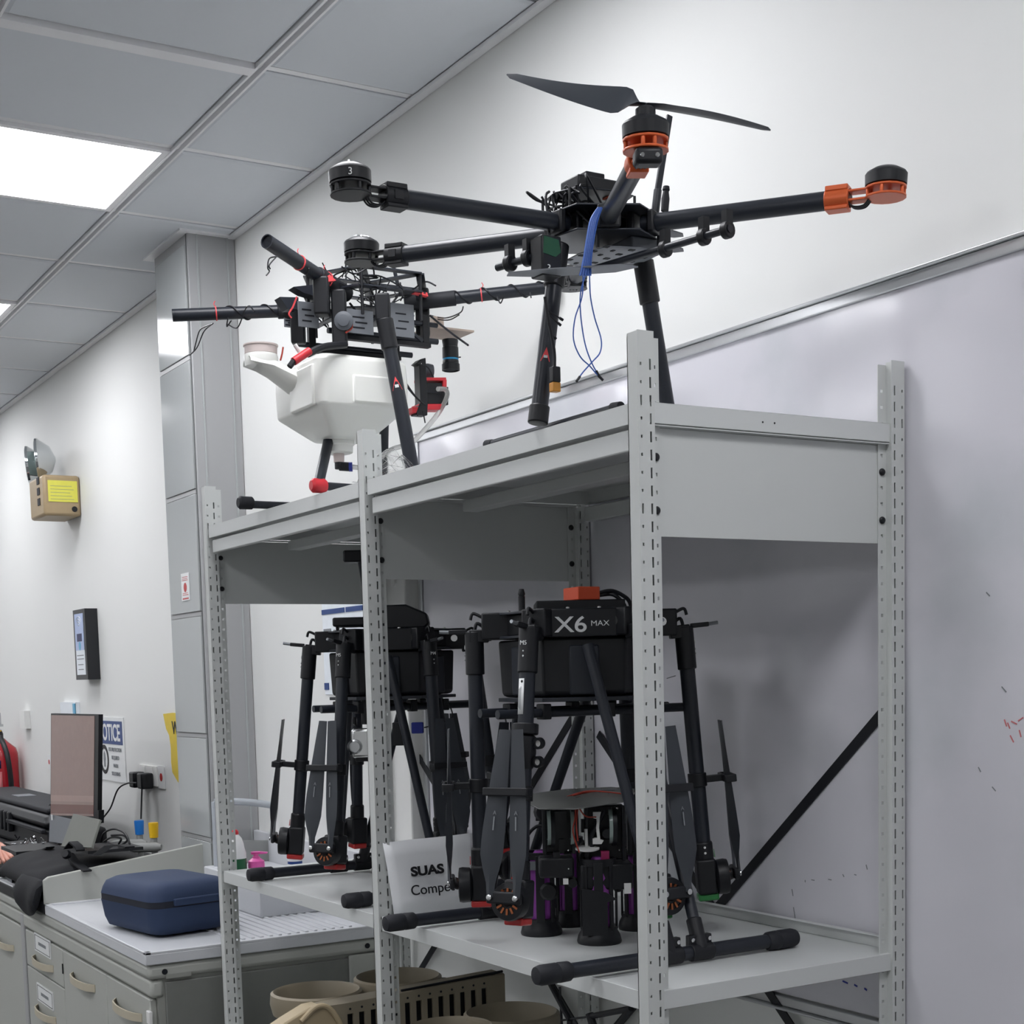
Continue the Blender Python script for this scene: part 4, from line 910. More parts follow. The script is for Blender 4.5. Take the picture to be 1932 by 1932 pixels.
# white tank ------------------------------------------------
TC = P(643, 750, 0, -1.2); tx, ty_ = TC.x, TC.y
def rrect(hx, hy, z, cx, cy, r, n=5):
    out = []
    for (sx, sy, a0) in ((1, 1, 0), (-1, 1, 90), (-1, -1, 180), (1, -1, 270)):
        for i in range(n):
            a = math.radians(a0 + 90 * i / (n - 1)); out.append(Vector((cx + sx * (hx - r) + r * math.cos(a), cy + sy * (hy - r) + r * math.sin(a), z)))
    return out
zt_, zk, zb_ = P(655, 683, 0, -1.15).z, P(655, 772, 0, -1.13).z, P(655, 826, 0, -1.16).z
mb = MB().loft([rrect(0.112, 0.092, zt_, tx, ty_, 0.02), rrect(0.122, 0.102, zt_ - 0.008, tx, ty_, 0.022), rrect(0.124, 0.104, (zt_ + zk) / 2, tx, ty_, 0.022), rrect(0.122, 0.102, zk, tx, ty_, 0.022), rrect(0.060, 0.052, zb_ + 0.004, tx, ty_, 0.018), rrect(0.054, 0.046, zb_, tx, ty_, 0.016)])
tank = mb.build('tank', 'tank_white', dB, bevel=0.004, angle=50)
# moulded shallow pads on the two visible faces
MB().bb(tx + 0.120, tx + 0.128, ty_ - 0.030, ty_ + 0.072, zk + 0.004, zt_ - 0.040).build('moulded_pad', 'tank_white', tank, bevel=0.004)
MB().bb(tx - 0.02, tx + 0.10, ty_ - 0.109, ty_ - 0.100, zk - 0.002, zt_ - 0.02).build('moulded_pad', 'tank_white', tank, bevel=0.004)
# filler neck
fc = P(492, 664, 1, ty_ - 0.165)
rings = []
fcx, fcy = fc.x, fc.y
for k, (f, z, rx) in enumerate(((0, fc.z - 0.030, 0.033), (0.0, fc.z - 0.012, 0.036), (0, fc.z - 0.006, 0.034))):
    rings.append([Vector((fcx + rx * math.cos(a), fcy + rx * math.sin(a), z)) for a in [2 * math.pi * i / 20 for i in range(20)]])
mb = MB().loft(rings)
A0 = [Vector((fcx + 0.034 * math.cos(a), fcy + 0.034 * math.sin(a), fc.z - 0.012)) for a in [math.pi + 2 * math.pi * i / 20 for i in range(20)]]
end = Vector((fcx + (tx - fcx) * 0.35, ty_ - 0.095, fc.z - 0.045))
rg = []
for q in range(5):
    s_ = q / 4; c = Vector((fcx, fcy, fc.z - 0.028)).lerp(end, s_); 
    hw = 0.035 + 0.012 * s_; zu = fc.z - 0.010 - 0.018 * s_; zl = fc.z - 0.040 - 0.050 * s_
    d_ = Vector((end.x - fcx, end.y - fcy, 0)).normalized(); sd = d_.cross(Z); ring = []
    for i in range(16):
        a = 2 * math.pi * i / 16; ring.append(Vector((c.x, c.y, (zu + zl) / 2)) + sd * hw * math.cos(a) + Z * (zu - zl) / 2 * math.sin(a) - d_ * (0.03 * (1 - s_) * (1 if math.sin(a) > -.3 else 0.2) if q == 0 else 0))
    rg.append(ring)
mb.loft(rg)
MB.build(mb, 'filler_neck', 'tank_white', tank, bevel=0)
MB().lathe((fcx, fcy, fc.z - 0.006), Z, [(0.031, 0), (0.0335, 0.001), (0.034, 0.015), (0.036, 0.017), (0.036, 0.0195), (0.031, 0.020)], 28).build('filler_cap', 'cap_pink', tank)
oc = Vector((tx - 0.01, ty_ - 0.005, zb_))
MB().lathe(oc - Z * 0.026, Z, [(0.026, 0), (0.030, 0.002), (0.031, 0.016), (0.034, 0.018), (0.034, 0.027)], 24).build('outlet_cap', 'tank_white', tank)
MB().lathe(oc - Z * 0.044, Z, [(0.011, 0), (0.012, 0.018)], 16).build('outlet_nozzle', 'cap_pink', tank)
el = MB().tube(oc - Z * 0.058, oc - Z * 0.040, 0.0095, 14); e0 = oc - Z * 0.052; el.tube(e0, e0 + t30 * 0.024 - Z * .002, 0.0095, 14); el.build('elbow_fitting', 'black_plastic', tank, bevel=0.001)
MB().tube(e0 + t30 * 0.021 - Z * .002, e0 + t30 * 0.028 - Z * .002, 0.0098, 14).build('blue_collar', 'conn_blue', tank)
h0 = e0 + t30 * 0.026 - Z * .002
pump_v = ty_ + 0.155
hp = [h0, h0 + t30 * 0.04, P(735, 850, 0, -1.13), P(775, 836, 0, -1.14), P(800, 812, 0, -1.16), P(828, 778, 0, -1.16), P(843, 748, 0, -1.15), P(840, 735, 0, -1.14), P(826, 734, 0, -1.13)]
MB().path(hp, 0.0052, 12).build('clear_hose', 'clear_hose', tank)
# pump with red frame
pc = P(812, 745, 0, -1.17)
pa = P(783, 682, 0, -1.18); pb = P(785, 790, 0, -1.18)
MB().prism([(0, 0), (0.012, 0.004), (0.014, -0.085), (0.012, -0.118), (-0.016, -0.118), (-0.004, -0.090), (-0.004, -0.012), (-0.012, -0.010)], pa, Y, Z, X * 0.028).build('pump_bracket', 'black_plastic', dB, bevel=0.002)
def pq(x, y): return P(x, y, 0, -1.155)
def slab(name, m, x0, y0, x1, y1, v=-1.155, dx=-0.035, parent=None, bevel=0.001):
    q = [P(x0, y0, 0, v), P(x1, y0, 0, v), P(x1, y1, 0, v), P(x0, y1, 0, v)]
    return MB().add(q + [p + X * dx for p in q], [(0, 1, 2, 3), (7, 6, 5, 4), (0, 4, 5, 1), (1, 5, 6, 2), (2, 6, 7, 3), (3, 7, 4, 0)]).build(name, m, parent or dB, bevel=bevel)
slab('pump_motor', 'black_plastic', 797, 722, 836, 762, -1.160); slab('pump_head', 'dark_rubber', 797, 735, 832, 742, -1.158)
slab('red_frame', 'red_plastic', 795, 712, 842, 718); slab('red_frame', 'red_plastic', 836, 716, 843, 732); slab('red_frame', 'red_plastic', 790, 762, 836, 773); slab('red_frame', 'red_plastic', 778, 768, 800, 779)
slab('pump_edge', 'black_plastic', 836, 730, 846, 764, -1.165)
MB().lathe(P(806, 700, 0, -1.2), (0.2, 1, 0), [(0.014, -0.012), (0.016, 0), (0.014, 0.012)], 20).build('pressure_drum', 'panel_grey', dB)
for pts in ([(750, 700), (762, 722), (780, 745), (798, 762)], [(752, 696), (766, 722), (784, 748), (802, 764)], [(795, 686), (808, 694), (818, 712)], [(787, 776), (788, 785)], [(798, 776), (802, 798)]):
    MB().path([P(*p, 0, -1.14) for p in pts], 0.0016, 6).build('pump_wire', 'wire_black', dB)
# camera plate on the right with lens
z_ = P(850, 632, 0, -1.22).z
cpl = MB().bb(-1.27, -1.175, P(800, 632, 0, -1.2).y, P(884, 632, 0, -1.2).y, z_, z_ + 0.004).build('camera_plate', 'wood', dB)
q = P(822, 612, 0, -1.25); MB().box(q, (0.03, 0.026, 0.028)).build('wood_block', 'wood', dB, bevel=0.001)
lc = P(849, 641, 0, -1.2); le = P(851, 700, 0, -1.2); Lh = (lc - le).length
MB().lathe(lc, -Z, [(0.017, 0), (0.018, 0.002), (0.0165, 0.012), (0.0165, 0.016), (0.0178, 0.017), (0.0180, 0.040), (0.0172, 0.041), (0.0172, 0.045), (0.0178, 0.046), (0.0180, 0.052), (0.0198, 0.053), (0.0198, Lh - .001), (0.017, Lh), (0.0165, Lh - 0.004)], 28).build('camera_lens', 'black_plastic', dB)
MB().lathe(lc - Z * 0.0408, -Z, [(0.0176, 0), (0.0176, 0.0035)], 28).build('blue_ring', 'lens_blue', dB); MB().lathe(lc - Z * 0.0162, -Z, [(0.0168, 0), (0.0168, 0.001)], 28).build('silver_ring', 'steel', dB)
MB().lathe(lc - Z * (Lh - 0.003), -Z, [(0.016, 0), (0.016, 0.0008)], 24).build('lens_glass', 'slot_dark', dB)
MB().tube(lc - Z * 0.038 + t30 * 0.018, lc - Z * 0.038 + t30 * 0.023, 0.0014, 8).build('lens_screw', 'black_plastic', dB)
# thin rods behind (hanging under the big drone's far motor)
MB().tube(P(653, 540, 0, -1.25), P(652, 497, 0, -1.25), 0.0018, 8).build('thin_rod', 'carbon', dB)
MB().tube(P(752, 545, 0, -1.22), P(735, 470, 0, -1.22), 0.0042, 10).build('antenna_rod', 'carbon', dB); MB().lathe(P(735, 472, 0, -1.22), Z, [(0.003, 0), (0.0045, 0.004), (0.002, 0.009)], 8).build('antenna_tip', 'black_plastic', dB)
# clear crumpled plastic bag on the shelf edge
bag = MB(); random.seed(5); nU, nV = 12, 9
grid = []
for i in range(nU):
    for j in range(nV):
        u_ = i / (nU - 1); v_ = j / (nV - 1)
        x_ = -1.02 + 0.10 * u_ + random.uniform(-.006, .006); y_ = 0.03 + 0.15 * v_ + random.uniform(-.008, .008)
        z_ = T1 + 0.006 + 0.06 * math.sin(math.pi * u_) * math.sin(math.pi * min(1, v_ * 1.1)) * (0.7 + 0.5 * random.random()) + random.uniform(0, .008)
        grid.append(Vector((x_, y_, z_)))
bag.add(grid, [(i * nV + j, (i + 1) * nV + j, (i + 1) * nV + j + 1, i * nV + j + 1) for i in range(nU - 1) for j in range(nV - 1)])
ob = bag.build('plastic_bag', 'clear_bag', None, smooth=False, solid=0.0008); tag(ob, 'clear crumpled plastic bag on the top shelf beside the sprayer drone leg', 'bag')
# ============================================================ things on the lower shelf
# sleeve-wrapped sign
sx_ = -0.862
def sg(y, z, lean=0.03): return Vector((sx_ - lean * (z - S1) / 0.14, y, z))
sgn = thing('paper_sign', 'white paper sign in a clear sleeve lettered SUAS, standing on the lower shelf', 'sign', (sx_, 0.13, S1))
y0_, y1_ = 0.020, 0.232
mb = MB(); g_ = []
NU, NV = 10, 6
for i in range(NU):
    for j in range(NV):
        y = y0_ + (y1_ - y0_) * i / (NU - 1); z = S1 + 0.001 + 0.143 * j / (NV - 1); p = sg(y - 0.006 * j / (NV - 1) , z); p.x += 0.003 * math.sin(i * .9 + j * .5); p.z += 0.004 * (i / (NU - 1)) * (j / (NV - 1)); g_.append(p)
mb.add(g_, [(i * NV + j, (i + 1) * NV + j, (i + 1) * NV + j + 1, i * NV + j + 1) for i in range(NU - 1) for j in range(NV - 1)])
mb.build('sheet', 'paper', sgn, solid=0.0012)
up = (sg(0, S1 + .1) - sg(0, S1)).normalized(); rd = (Y + Z * 0.012).normalized()
text('lettering', 'SUAS', 'black_print', sgn, sg(0.066, S1 + 0.075) + X * 0.0048, rd, up, 0.0255, bold=0.0010, sx=1.26)
text('lettering', 'Compet', 'black_print', sgn, sg(0.060, S1 + 0.038) + X * 0.0052, rd, up, 0.0285, bold=0.0001, sx=1.03)
# canisters: black printed cages with purple bottles
def canister(label, px, py, r, h, full, extra=None):
    c = P(px, py, 2, S1); c = Vector((c.x, c.y, S1))
    t = thing('bottle_canister', label, 'canister', c, 'black caged drop canisters on the lower shelf')
    mb = MB().lathe(c, Z, [(r * 1.18, 0), (r * 1.22, 0.004), (r * 1.14, 0.014), (r, 0.022), (r, 0.030), (r * .9, 0.030)], 28); mb.build('base', 'black_plastic', t)
    if full:
        mb = MB()
        for k in range(8):
            a = 2 * math.pi * k / 8 + 0.2; u = Vector((math.cos(a), math.sin(a), 0)); tt = Z.cross(u)
            mb.box(c + u * (r * 0.95) + Z * (h / 2 + 0.01), (0.004, r * (0.50 if k % 2 else 0.24), h - 0.03), (u, tt, Z))
        mb.build('cage', 'black_plastic', t, bevel=0.001)['kind'] = 'stuff'
        MB().pipe(c + Z * (h - 0.012), c + Z * h, r, r * .8, 28).build('rim', 'black_plastic', t)
        MB().lathe(c + Z * 0.026, Z, [(r * .7, 0), (r * .78, 0.01), (r * .78, h * .5), (r * .72, h * .55), (r * .78, h * .6), (r * .7, h * .72), (r * .3, h * .84)], 20).build('purple_bottle', 'purple_bottle', t)
    return t, c
t, c = canister('left front black canister with a tape patch and purple bottle behind slots', 1022, 1762, 0.031, 0.150, True)
up1 = (CAM - c); up1.z = 0; up1.normalize(); tt1 = Z.cross(up1)
MB().box(c + up1 * 0.0305 - tt1 * 0.006 + Z * 0.128, (0.001, 0.030, 0.016), (up1, tt1, Z)).build('tape', 'grey_plate', t)
MB().path([c + Z * 0.150 - tt1 * 0.026, c + Z * 0.180 - tt1 * 0.020, c + Z * 0.196, c + Z * 0.180 + tt1 * 0.018, c + Z * 0.150 + tt1 * 0.022], 0.0030, 8).build('bail_handle', 'black_plastic', t)
t, c = canister('middle rear black canister half hidden behind the front pair', 1074, 1745, 0.029, 0.165, True)
t, c = canister('right front black canister with a folded scoop and white disc handle', 1131, 1778, 0.032, 0.148, True)
MB().prism([(-0.030, 0.018), (0.006, 0.018), (0.014, 0.006), (0.014, 0.075), (0.030, 0.080), (0.012, 0.092), (-0.030, 0.100)], c + up1 * 0.031, tt1, Z, up1 * 0.003).build('folded_scoop', 'black_plastic', t)
MB().lathe(c + Z * 0.166 - tt1 * 0.018 + up1 * 0.012, Z + up1 * 0.1, [(0.016, -0.003), (0.021, -0.001), (0.021, 0.002), (0.012, 0.004)], 24).build('white_disc', 'white_plastic', t)
MB().tube(c + Z * 0.168 - tt1 * 0.019 + up1 * 0.012, c + Z * 0.200 - tt1 * 0.020 + up1 * 0.012, 0.003, 8).build('disc_stem', 'white_plastic', t)
MB().path([c + Z * 0.168 - tt1 * 0.010 + up1 * 0.016, c + Z * 0.190 - tt1 * 0.010 + up1 * 0.016, c + Z * 0.215 + tt1 * 0.004 + up1 * 0.016, c + Z * 0.230 + tt1 * 0.012 + up1 * 0.012], 0.0042, 8).build('curved_handle', 'black_plastic', t)
MB().box(c + Z * 0.150 + tt1 * 0.012 + up1 * 0.012, (0.012, 0.014, 0.022), (up1, tt1, Z)).build('magenta_cap', 'magenta', t)
t, c = canister('far right black canister with purple bottle beside the upright', 1203, 1752, 0.029, 0.150, True)
# drop rig between the legs of the near hexacopter
rg_ = thing('drop_rig', 'black winch drop mechanism with grey sheet, reels and red wires under the near hexacopter', 'mechanism', (-0.43, 0.17, 1.24))
rc = Vector((-0.405, 0.165, 1.335))
MB().prism([(-0.090, -0.030), (-0.03, -0.050), (0.05, -0.055), (0.095, -0.040), (0.075, 0.02), (-0.02, 0.055), (-0.080, 0.050), (-0.098, 0.02)], rc + u30 * 0.03, t30, u30 + Z * -0.24, Z * 0.0025).build('grey_sheet', 'smoky_sheet', rg_, bevel=0.001)
MB().box(rc + t30 * 0.035 - u30 * 0.03 + Z * 0.010, (0.05, 0.075, 0.004), (u30, t30, Z)).build('dark_board', 'panel_grey', rg_)
for pts in ([(-0.02, 0.006, 0.02), (0.02, 0.010, 0.0), (0.06, 0.006, 0.01), (0.085, 0.003, 0.0)], [(-0.03, 0.004, 0.02), (0.01, 0.012, 0.01), (0.07, 0.006, 0.02)], [(-0.015, -0.002, 0.03), (-0.018, -0.03, 0.045), (-0.022, -0.055, 0.045), (-0.012, -0.09, 0.045)], [(-0.01, -0.002, 0.03), (-0.016, -0.04, 0.045), (-0.014, -0.07, 0.045)], [(-0.01, -0.015, 0.04), (0.0, -0.028, 0.045), (0.018, -0.030, 0.045)]):
    MB().path([rc + t30 * a + Z * b + u30 * c_ for a, b, c_ in pts], 0.0013, 6).build('red_wire', 'wire_red', rg_)
# two winch modules
for (dt, du, wd, z0, z1) in ((-0.045, 0.0, 0.060, -0.095, -0.012), (0.035, 0.0, 0.075, -0.110, -0.014), (0.10, -0.02, 0.05, -0.10, -0.02)):
    q = rc + t30 * dt + u30 * du
    MB().box(q + Z * ((z0 + z1) / 2) - u30 * 0.012, (0.030, wd * .9, z1 - z0), (u30, t30, Z)).build('winch_block', 'black_plastic', rg_, bevel=0.003)
    for e in (-1, 1): MB().box(q + t30 * (e * wd * .42) + Z * ((z0 + z1) / 2) + u30 * 0.014, (0.012, 0.006, (z1 - z0)), (u30, t30, Z)).build('winch_post', 'black_plastic', rg_, bevel=0.001)
for dt, m in ((-0.062, 'glass_green'), (-0.022, 'glass_green'), (0.044, 'glass_green')):
    q = rc + t30 * dt + Z * -0.050 + u30 * 0.010
    rl = MB().pipe(q - t30 * 0.003, q + t30 * 0.003, 0.030, 0.021, 28).build('reel_flange', m, rg_)
    MB().pipe(q + t30 * 0.003, q + t30 * 0.010, 0.034, 0.015, 28).build('reel', 'black_plastic', rg_)
q = rc + t30 * 0.020 + Z * -0.050 + u30 * 0.022
MB().prism([(-0.008, -0.028), (0.007, -0.028), (0.011, -0.022), (0.005, -0.020), (0.0035, 0.0), (0.005, 0.018), (0.007, 0.027), (-0.006, 0.027), (-0.006, 0.017), (0.0, 0.015), (-0.0015, 0.0), (0.0, -0.017), (-0.008, -0.018)], q, t30, Z, u30 * 0.010).build('white_bracket', 'white_plastic', rg_)
mb = MB().box(rc + t30 * 0.035 + Z * -0.135 + u30 * 0.004, (0.06, 0.09, 0.045), (u30, t30, Z)); mb.box(rc - t30 * 0.05 + Z * -0.118, (0.05, 0.06, 0.035), (u30, t30, Z)); mb.build('lower_housing', 'black_plastic', rg_, bevel=0.004)['kind'] = 'stuff'; mb = MB()
for q_ in range(26):
    random.seed(300 + q_)
    dt, dz, du = random.uniform(-.075, .115), random.uniform(-.165, -.02), random.uniform(-.03, .022); sz = [random.uniform(.006, .022), random.uniform(.006, .03), random.uniform(.008, .03)]
    c_ = rc + t30 * dt + Z * dz + u30 * du
    if q_ % 3 == 0: mb.lathe(c_, u30, [(sz[0] * .6, -sz[1] / 2), (sz[0] * .8, 0), (sz[0] * .6, sz[1] / 2)], 14)
    else: mb.box(c_, sz, (u30, t30, Z))
mb.build('rig_fittings', 'black_plastic', rg_)['kind'] = 'stuff'
for dt, dz, a_, b_ in ((0.070, -0.155, 0.012, 0.018), (-0.036, -0.140, 0.009, 0.010), (0.088, -0.150, 0.004, 0.010), (0.097, -0.154, 0.008, 0.005), (0.092, -0.132, 0.007, 0.004)):
    MB().box(rc + t30 * dt + Z * dz + u30 * 0.037, (0.003, a_, b_), (u30, t30, Z)).build('bright_tab', 'white_plastic', rg_)
for dt, dz in ((-0.030, -0.088), (0.056, -0.018), (0.058, -0.090), (-0.030, -0.12)): MB().lathe(rc + t30 * dt + Z * dz + u30 * 0.024, u30, [(0.0022, 0), (0.0012, 0.002)], 8).build('screw', 'steel', rg_)
for pts in ([(0.085, -0.13, .04), (0.10, -0.17, .04), (0.118, -0.20, .03), (0.122, -0.225, .03), (0.10, -0.250, .02)], [(0.088, -0.135, .04), (0.104, -0.18, .04), (0.112, -0.21, .04), (0.106, -0.236, .04)]):
    MB().path([rc + t30 * a + Z * b + u30 * c_ for a, b, c_ in pts], 0.0012, 6).build('hanging_lead', 'wire_black', rg_)
# white tall trunking on the wall behind
tk = thing('wall_trunking', 'tall narrow white trunking fixed to the wall at the end of the whiteboard', 'trunking', (-1.735, WALL, 0.95))
MB().bb(-1.800, -1.690, WALL - 0.045, WALL - 0.001, 0.95, 1.83).build('cover', 'white_plastic', tk, bevel=0.004)
MB().lathe((-1.745, WALL - 0.045, 1.795), -Y, [(0.012, 0), (0.012, 0.006), (0.008, 0.008)], 20).build('white_button', 'white_plastic', tk)

# ============================================================ beige ducted frame on the bottom shelf
zb0 = 0.667
bf = thing('ducted_drone_frame', 'beige moulded drone frame with round propeller ducts and a slotted side', 'drone frame', (-1.2, 0.25, zb0))
ztop = 0.862
def duct(px, py, r, h, name='duct'):
    c = P(px, py, 2, ztop); c = Vector((c.x, min(c.y, DEP - r - 0.012), ztop))
    n = 40; vs = []; prof = [(r, -h), (r + 0.006, -h * .5), (r + 0.004, -0.004), (r - 0.002, 0), (r - 0.006, -0.006), (r - 0.008, -h)]
    mb = MB()
    for (rr, hh) in prof:
        for i in range(n): a = 2 * math.pi * i / n; vs.append(c + Vector((rr * math.cos(a), rr * math.sin(a), hh)))
    m_ = len(prof); mb.add(vs, [(j * n + i, j * n + (i + 1) % n, ((j + 1) % m_) * n + (i + 1) % n, ((j + 1) % m_) * n + i) for j in range(m_) for i in range(n)])
    mb.build(name, 'duct_beige_shaded', bf)
    return c
for q_ in ((-1.42, .06), (-1.42, .42), (-1.0, .08), (-1.0, .42)): MB().tube((q_[0], q_[1], zb0), (q_[0], q_[1], ztop - .045), .012, 12).build('landing_foot', 'black_plastic', bf)
d1_ = duct(597, 1867, 0.098, 0.05); d2_ = duct(750, 1840, 0.098, 0.05); d3_ = duct(965, 1908, 0.095, 0.05); d4_ = duct(850, 1935, 0.085, 0.05)
# slotted side beam
a0 = P(612, 1897, 2, ztop); a1 = P(952, 1838, 2, ztop + 0.012)
a1 = Vector((a1.x, a1.y, 0)); a0 = Vector((a0.x, a0.y, 0))
dirb = (a1 - a0); Lb = dirb.length; dirb.normalize(); nb = dirb.cross(Z)   # toward the room
Lb = min(Lb, (DEP - 0.02 - a0.y) / dirb.y)
hb_ = 0.105; H = lambda s: ztop - 0.004 + 0.018 * s / Lb
mb = MB(); cols_ = []
n = 13; s0 = 0.045; pitch = (Lb - 0.085) / n
def panel(sa, sb, za, zb_):
    for f in (0,):
        p = [a0 + dirb * sa + Z * za, a0 + dirb * sb + Z * za, a0 + dirb * sb + Z * zb_, a0 + dirb * sa + Z * zb_]
        mb.add(p + [q - nb * 0.006 for q in p], [(0, 1, 2, 3), (7, 6, 5, 4), (0, 4, 5, 1), (1, 5, 6, 2), (2, 6, 7, 3), (3, 7, 4, 0)])
zlo = zb0 + 0.09
panel(0, s0, zlo, H(s0)); panel(s0 + n * pitch, Lb, zlo, H(s0 + n * pitch))
for i in range(n):
    s = s0 + i * pitch; hw = pitch * 0.25; mid = s + pitch / 2
    panel(s, mid - hw, zlo, H(s)); panel(mid + hw, s + pitch, zlo, H(s)); panel(mid - hw, mid + hw, H(s) - 0.024, H(s)); panel(mid - hw, mid + hw, zlo, H(s) - 0.085)
side = mb.build('slotted_side', 'duct_beige_shaded', bf)
MB().box((a0 + dirb * (Lb / 2)) - nb * 0.030 + Z * (ztop - hb_ / 2 - .01), (Lb, 0.02, hb_ - .02), (dirb, nb, Z)).build('inner_core', 'slot_dark', bf)
for i in range(n):
    s = s0 + (i + .5) * pitch; MB().lathe(a0 + dirb * s + Z * (H(s) - 0.014), nb, [(0.0026, 0), (0.0026, 0.0006)], 10).build('rivet_hole', 'slot_dark', side)
mb = MB(); top = [a0 + Z * H(0), a0 + dirb * Lb + Z * H(Lb), a0 + dirb * Lb - nb * 0.06 + Z * H(Lb), a0 - nb * 0.06 + Z * H(0)]
mb.add(top + [p - Z * 0.004 for p in top], [(0, 1, 2, 3), (7, 6, 5, 4), (0, 4, 5, 1), (1, 5, 6, 2), (2, 6, 7, 3), (3, 7, 4, 0)]); mb.build('top_skin', 'duct_beige_shaded', bf, bevel=0.002)
MB().path([a0 + dirb * (Lb * .42) + Z * (H(Lb * .42) + .002) - nb * .01, a0 + dirb * Lb + Z * (H(Lb) + .003) - nb * 0.01], 0.003, 6).build('dark_seal', 'slot_dark', bf)
# front cheek with arched lip and the lettering
ck = P(560, 1905, 2, ztop - .02)
MB().prism([(-0.125, -0.11), (-0.125, -0.02), (-0.085, 0.0), (-0.035, 0.022), (-0.012, 0.024), (0.012, 0.012), (0.030, -0.02), (0.045, -0.06), (0.055, -0.11)], a0 + dirb * 0.0 + Z * (ztop - 0.022) + nb * 0.002, (dirb * 1.0), Z, -nb * 0.05).build('front_cheek', 'cheek_beige_lit', bf, bevel=0.004)
text('lettering', 'TecD', 'black_print', bf, a0 - dirb * 0.085 + Z * (ztop - 0.088) + nb * 0.0035, dirb, Z, 0.045, depth=0.0003, sx=0.9)
MB().path([a0 - dirb * 0.055 + Z * (ztop - 0.026) + nb * .004, a0 - dirb * 0.02 + Z * (ztop + 0.001) + nb * .006, a0 + dirb * 0.01 + Z * (ztop - 0.008) + nb * .006, a0 + dirb * 0.035 + Z * (ztop - 0.05) + nb * .006, a0 + dirb * 0.055 + Z * (ztop - 0.11) + nb * .005], 0.006, 10).build('arched_lip', 'cheek_beige_lit', bf)
# black tripod-like metal stand at the right below the shelf
st_ = thing('folded_stand', 'black folded metal stand on the bottom shelf below the near hexacopter', 'stand', (-0.5, 0.3, zb0))
def ps(x, y): return P(x, y, 1, 0.30)
for a, b, r in (((1038, 1855), (1075, 1925), 0.006), ((1056, 1862), (1060, 1935), 0.0025), ((1060, 1925), (1112, 1918), 0.0022), ((1112, 1918), (1190, 1903), 0.006), ((1190, 1903), (1160, 1945), 0.006), ((1112, 1912), (1122, 1945), 0.008)):
    MB().tube(ps(*a), ps(*b), r, 10).build('stand_tube', 'black_bar', st_)
MB().tube(ps(1075, 1925), Vector((ps(1075, 1925).x, 0.30, zb0)), 0.006, 10).build('stand_tube', 'black_bar', st_)
MB().tube(ps(1160, 1945), Vector((ps(1160, 1945).x - .01, 0.30, zb0)), 0.006, 10).build('stand_tube', 'black_bar', st_)
# ============================================================ bench, sink and the things on the left
BT = 0.87; BF = -0.152; BE = -1.945; BK = WALL - 0.002; BL = -2.985
bench = thing('sink_bench', 'light grey ribbed sink worktop with a raised rim beside the rack', 'worktop', ((BE + BL) / 2, 0.2, 0.0))
lip = 0.016
mb = MB().bb(BL, BE, BF, BK, BT - 0.035, BT - 0.006); mb.build('worktop', 'worktop', bench, bevel=0.003)
for a in ((BL, BE, BF, BF + lip), (BE - lip, BE, BF, BK), (BL, BL + lip, BF, BK)): MB().bb(*a, BT - 0.008, BT).build('rim', 'worktop', bench, bevel=0.002)
MB().bb(BL, BE, BK - 0.018, BK, BT - 0.006, BT + 0.19).build('splashback', 'worktop', bench, bevel=0.003)
for k in range(14):
    y = 0.10 + 0.026 * k; MB().bb(BE - 0.62, BE - 0.05, y, y + 0.010, BT - 0.007, BT - 0.0025).build('drainer_rib', 'worktop', bench, bevel=0.001)
mb = MB(); bx0, bx1, by0, by1 = BE - 0.98, BE - 0.66, 0.10, 0.46
mb.bb(bx0, bx1, by0, by0 + .012, BT - .006, BT + .001); mb.bb(bx0, bx1, by1 - .012, by1, BT - .006, BT + .001); mb.bb(bx0, bx0 + .012, by0, by1, BT - .006, BT + .001); mb.bb(bx1 - .012, bx1, by0, by1, BT - .006, BT + .001)
mb.build('basin_rim', 'worktop', bench, bevel=0.002)['kind'] = 'stuff'; MB().bb(bx0 + .012, bx1 - .012, by0 + .012, by1 - .012, BT - .0065, BT - .0055).build('basin_floor', 'board_grey', bench)
# cabinet under it
cb = thing('bench_cabinet', 'grey-green bench cabinet with drawers, doors and beige bow handles', 'cabinet', ((BE + BL) / 2, 0.2, 0))
fy = BF + 0.022
MB().bb(BL - 0.66, BE - 0.02, fy + 0.012, BK, 0.08, BT - 0.075).build('carcass', 'cabinet_body', cb)
MB().bb(BL - 1.5, BE - 0.006, BF + 0.006, BK, BT - 0.075, BT - 0.036).build('top_frame', 'cabinet', cb, bevel=0.012)
MB().bb(BL - 1.5, BE - 0.014, BF + 0.014, BF + 0.05, BT - 0.125, BT - 0.077).build('rail', 'cabinet', cb, bevel=0.01)
MB().bb(BE - 0.03, BE - 0.012, fy + 0.03, BK - 0.05, 0.10, BT - 0.085).build('end_panel', 'cabinet_end_shaded', cb, bevel=0.003)
MB().bb(BE - 0.016, BE - 0.006, BK - 0.115, BK - 0.02, 0.06, BT - 0.078).build('corner_post', 'cabinet', cb, bevel=0.004)
for y in (BF + 0.05, BK - 0.06): MB().lathe((BE - 0.006, y, BT - 0.056), X, [(0.0075, 0), (0.0075, 0.002)], 14).build('frame_hole', 'slot_dark', cb)
MB().bb(BE - 0.0065, BE - 0.0055, BF + 0.053, BF + 0.12, BT - 0.075, BT - 0.064).build('small_plate', 'cabinet_body', cb)
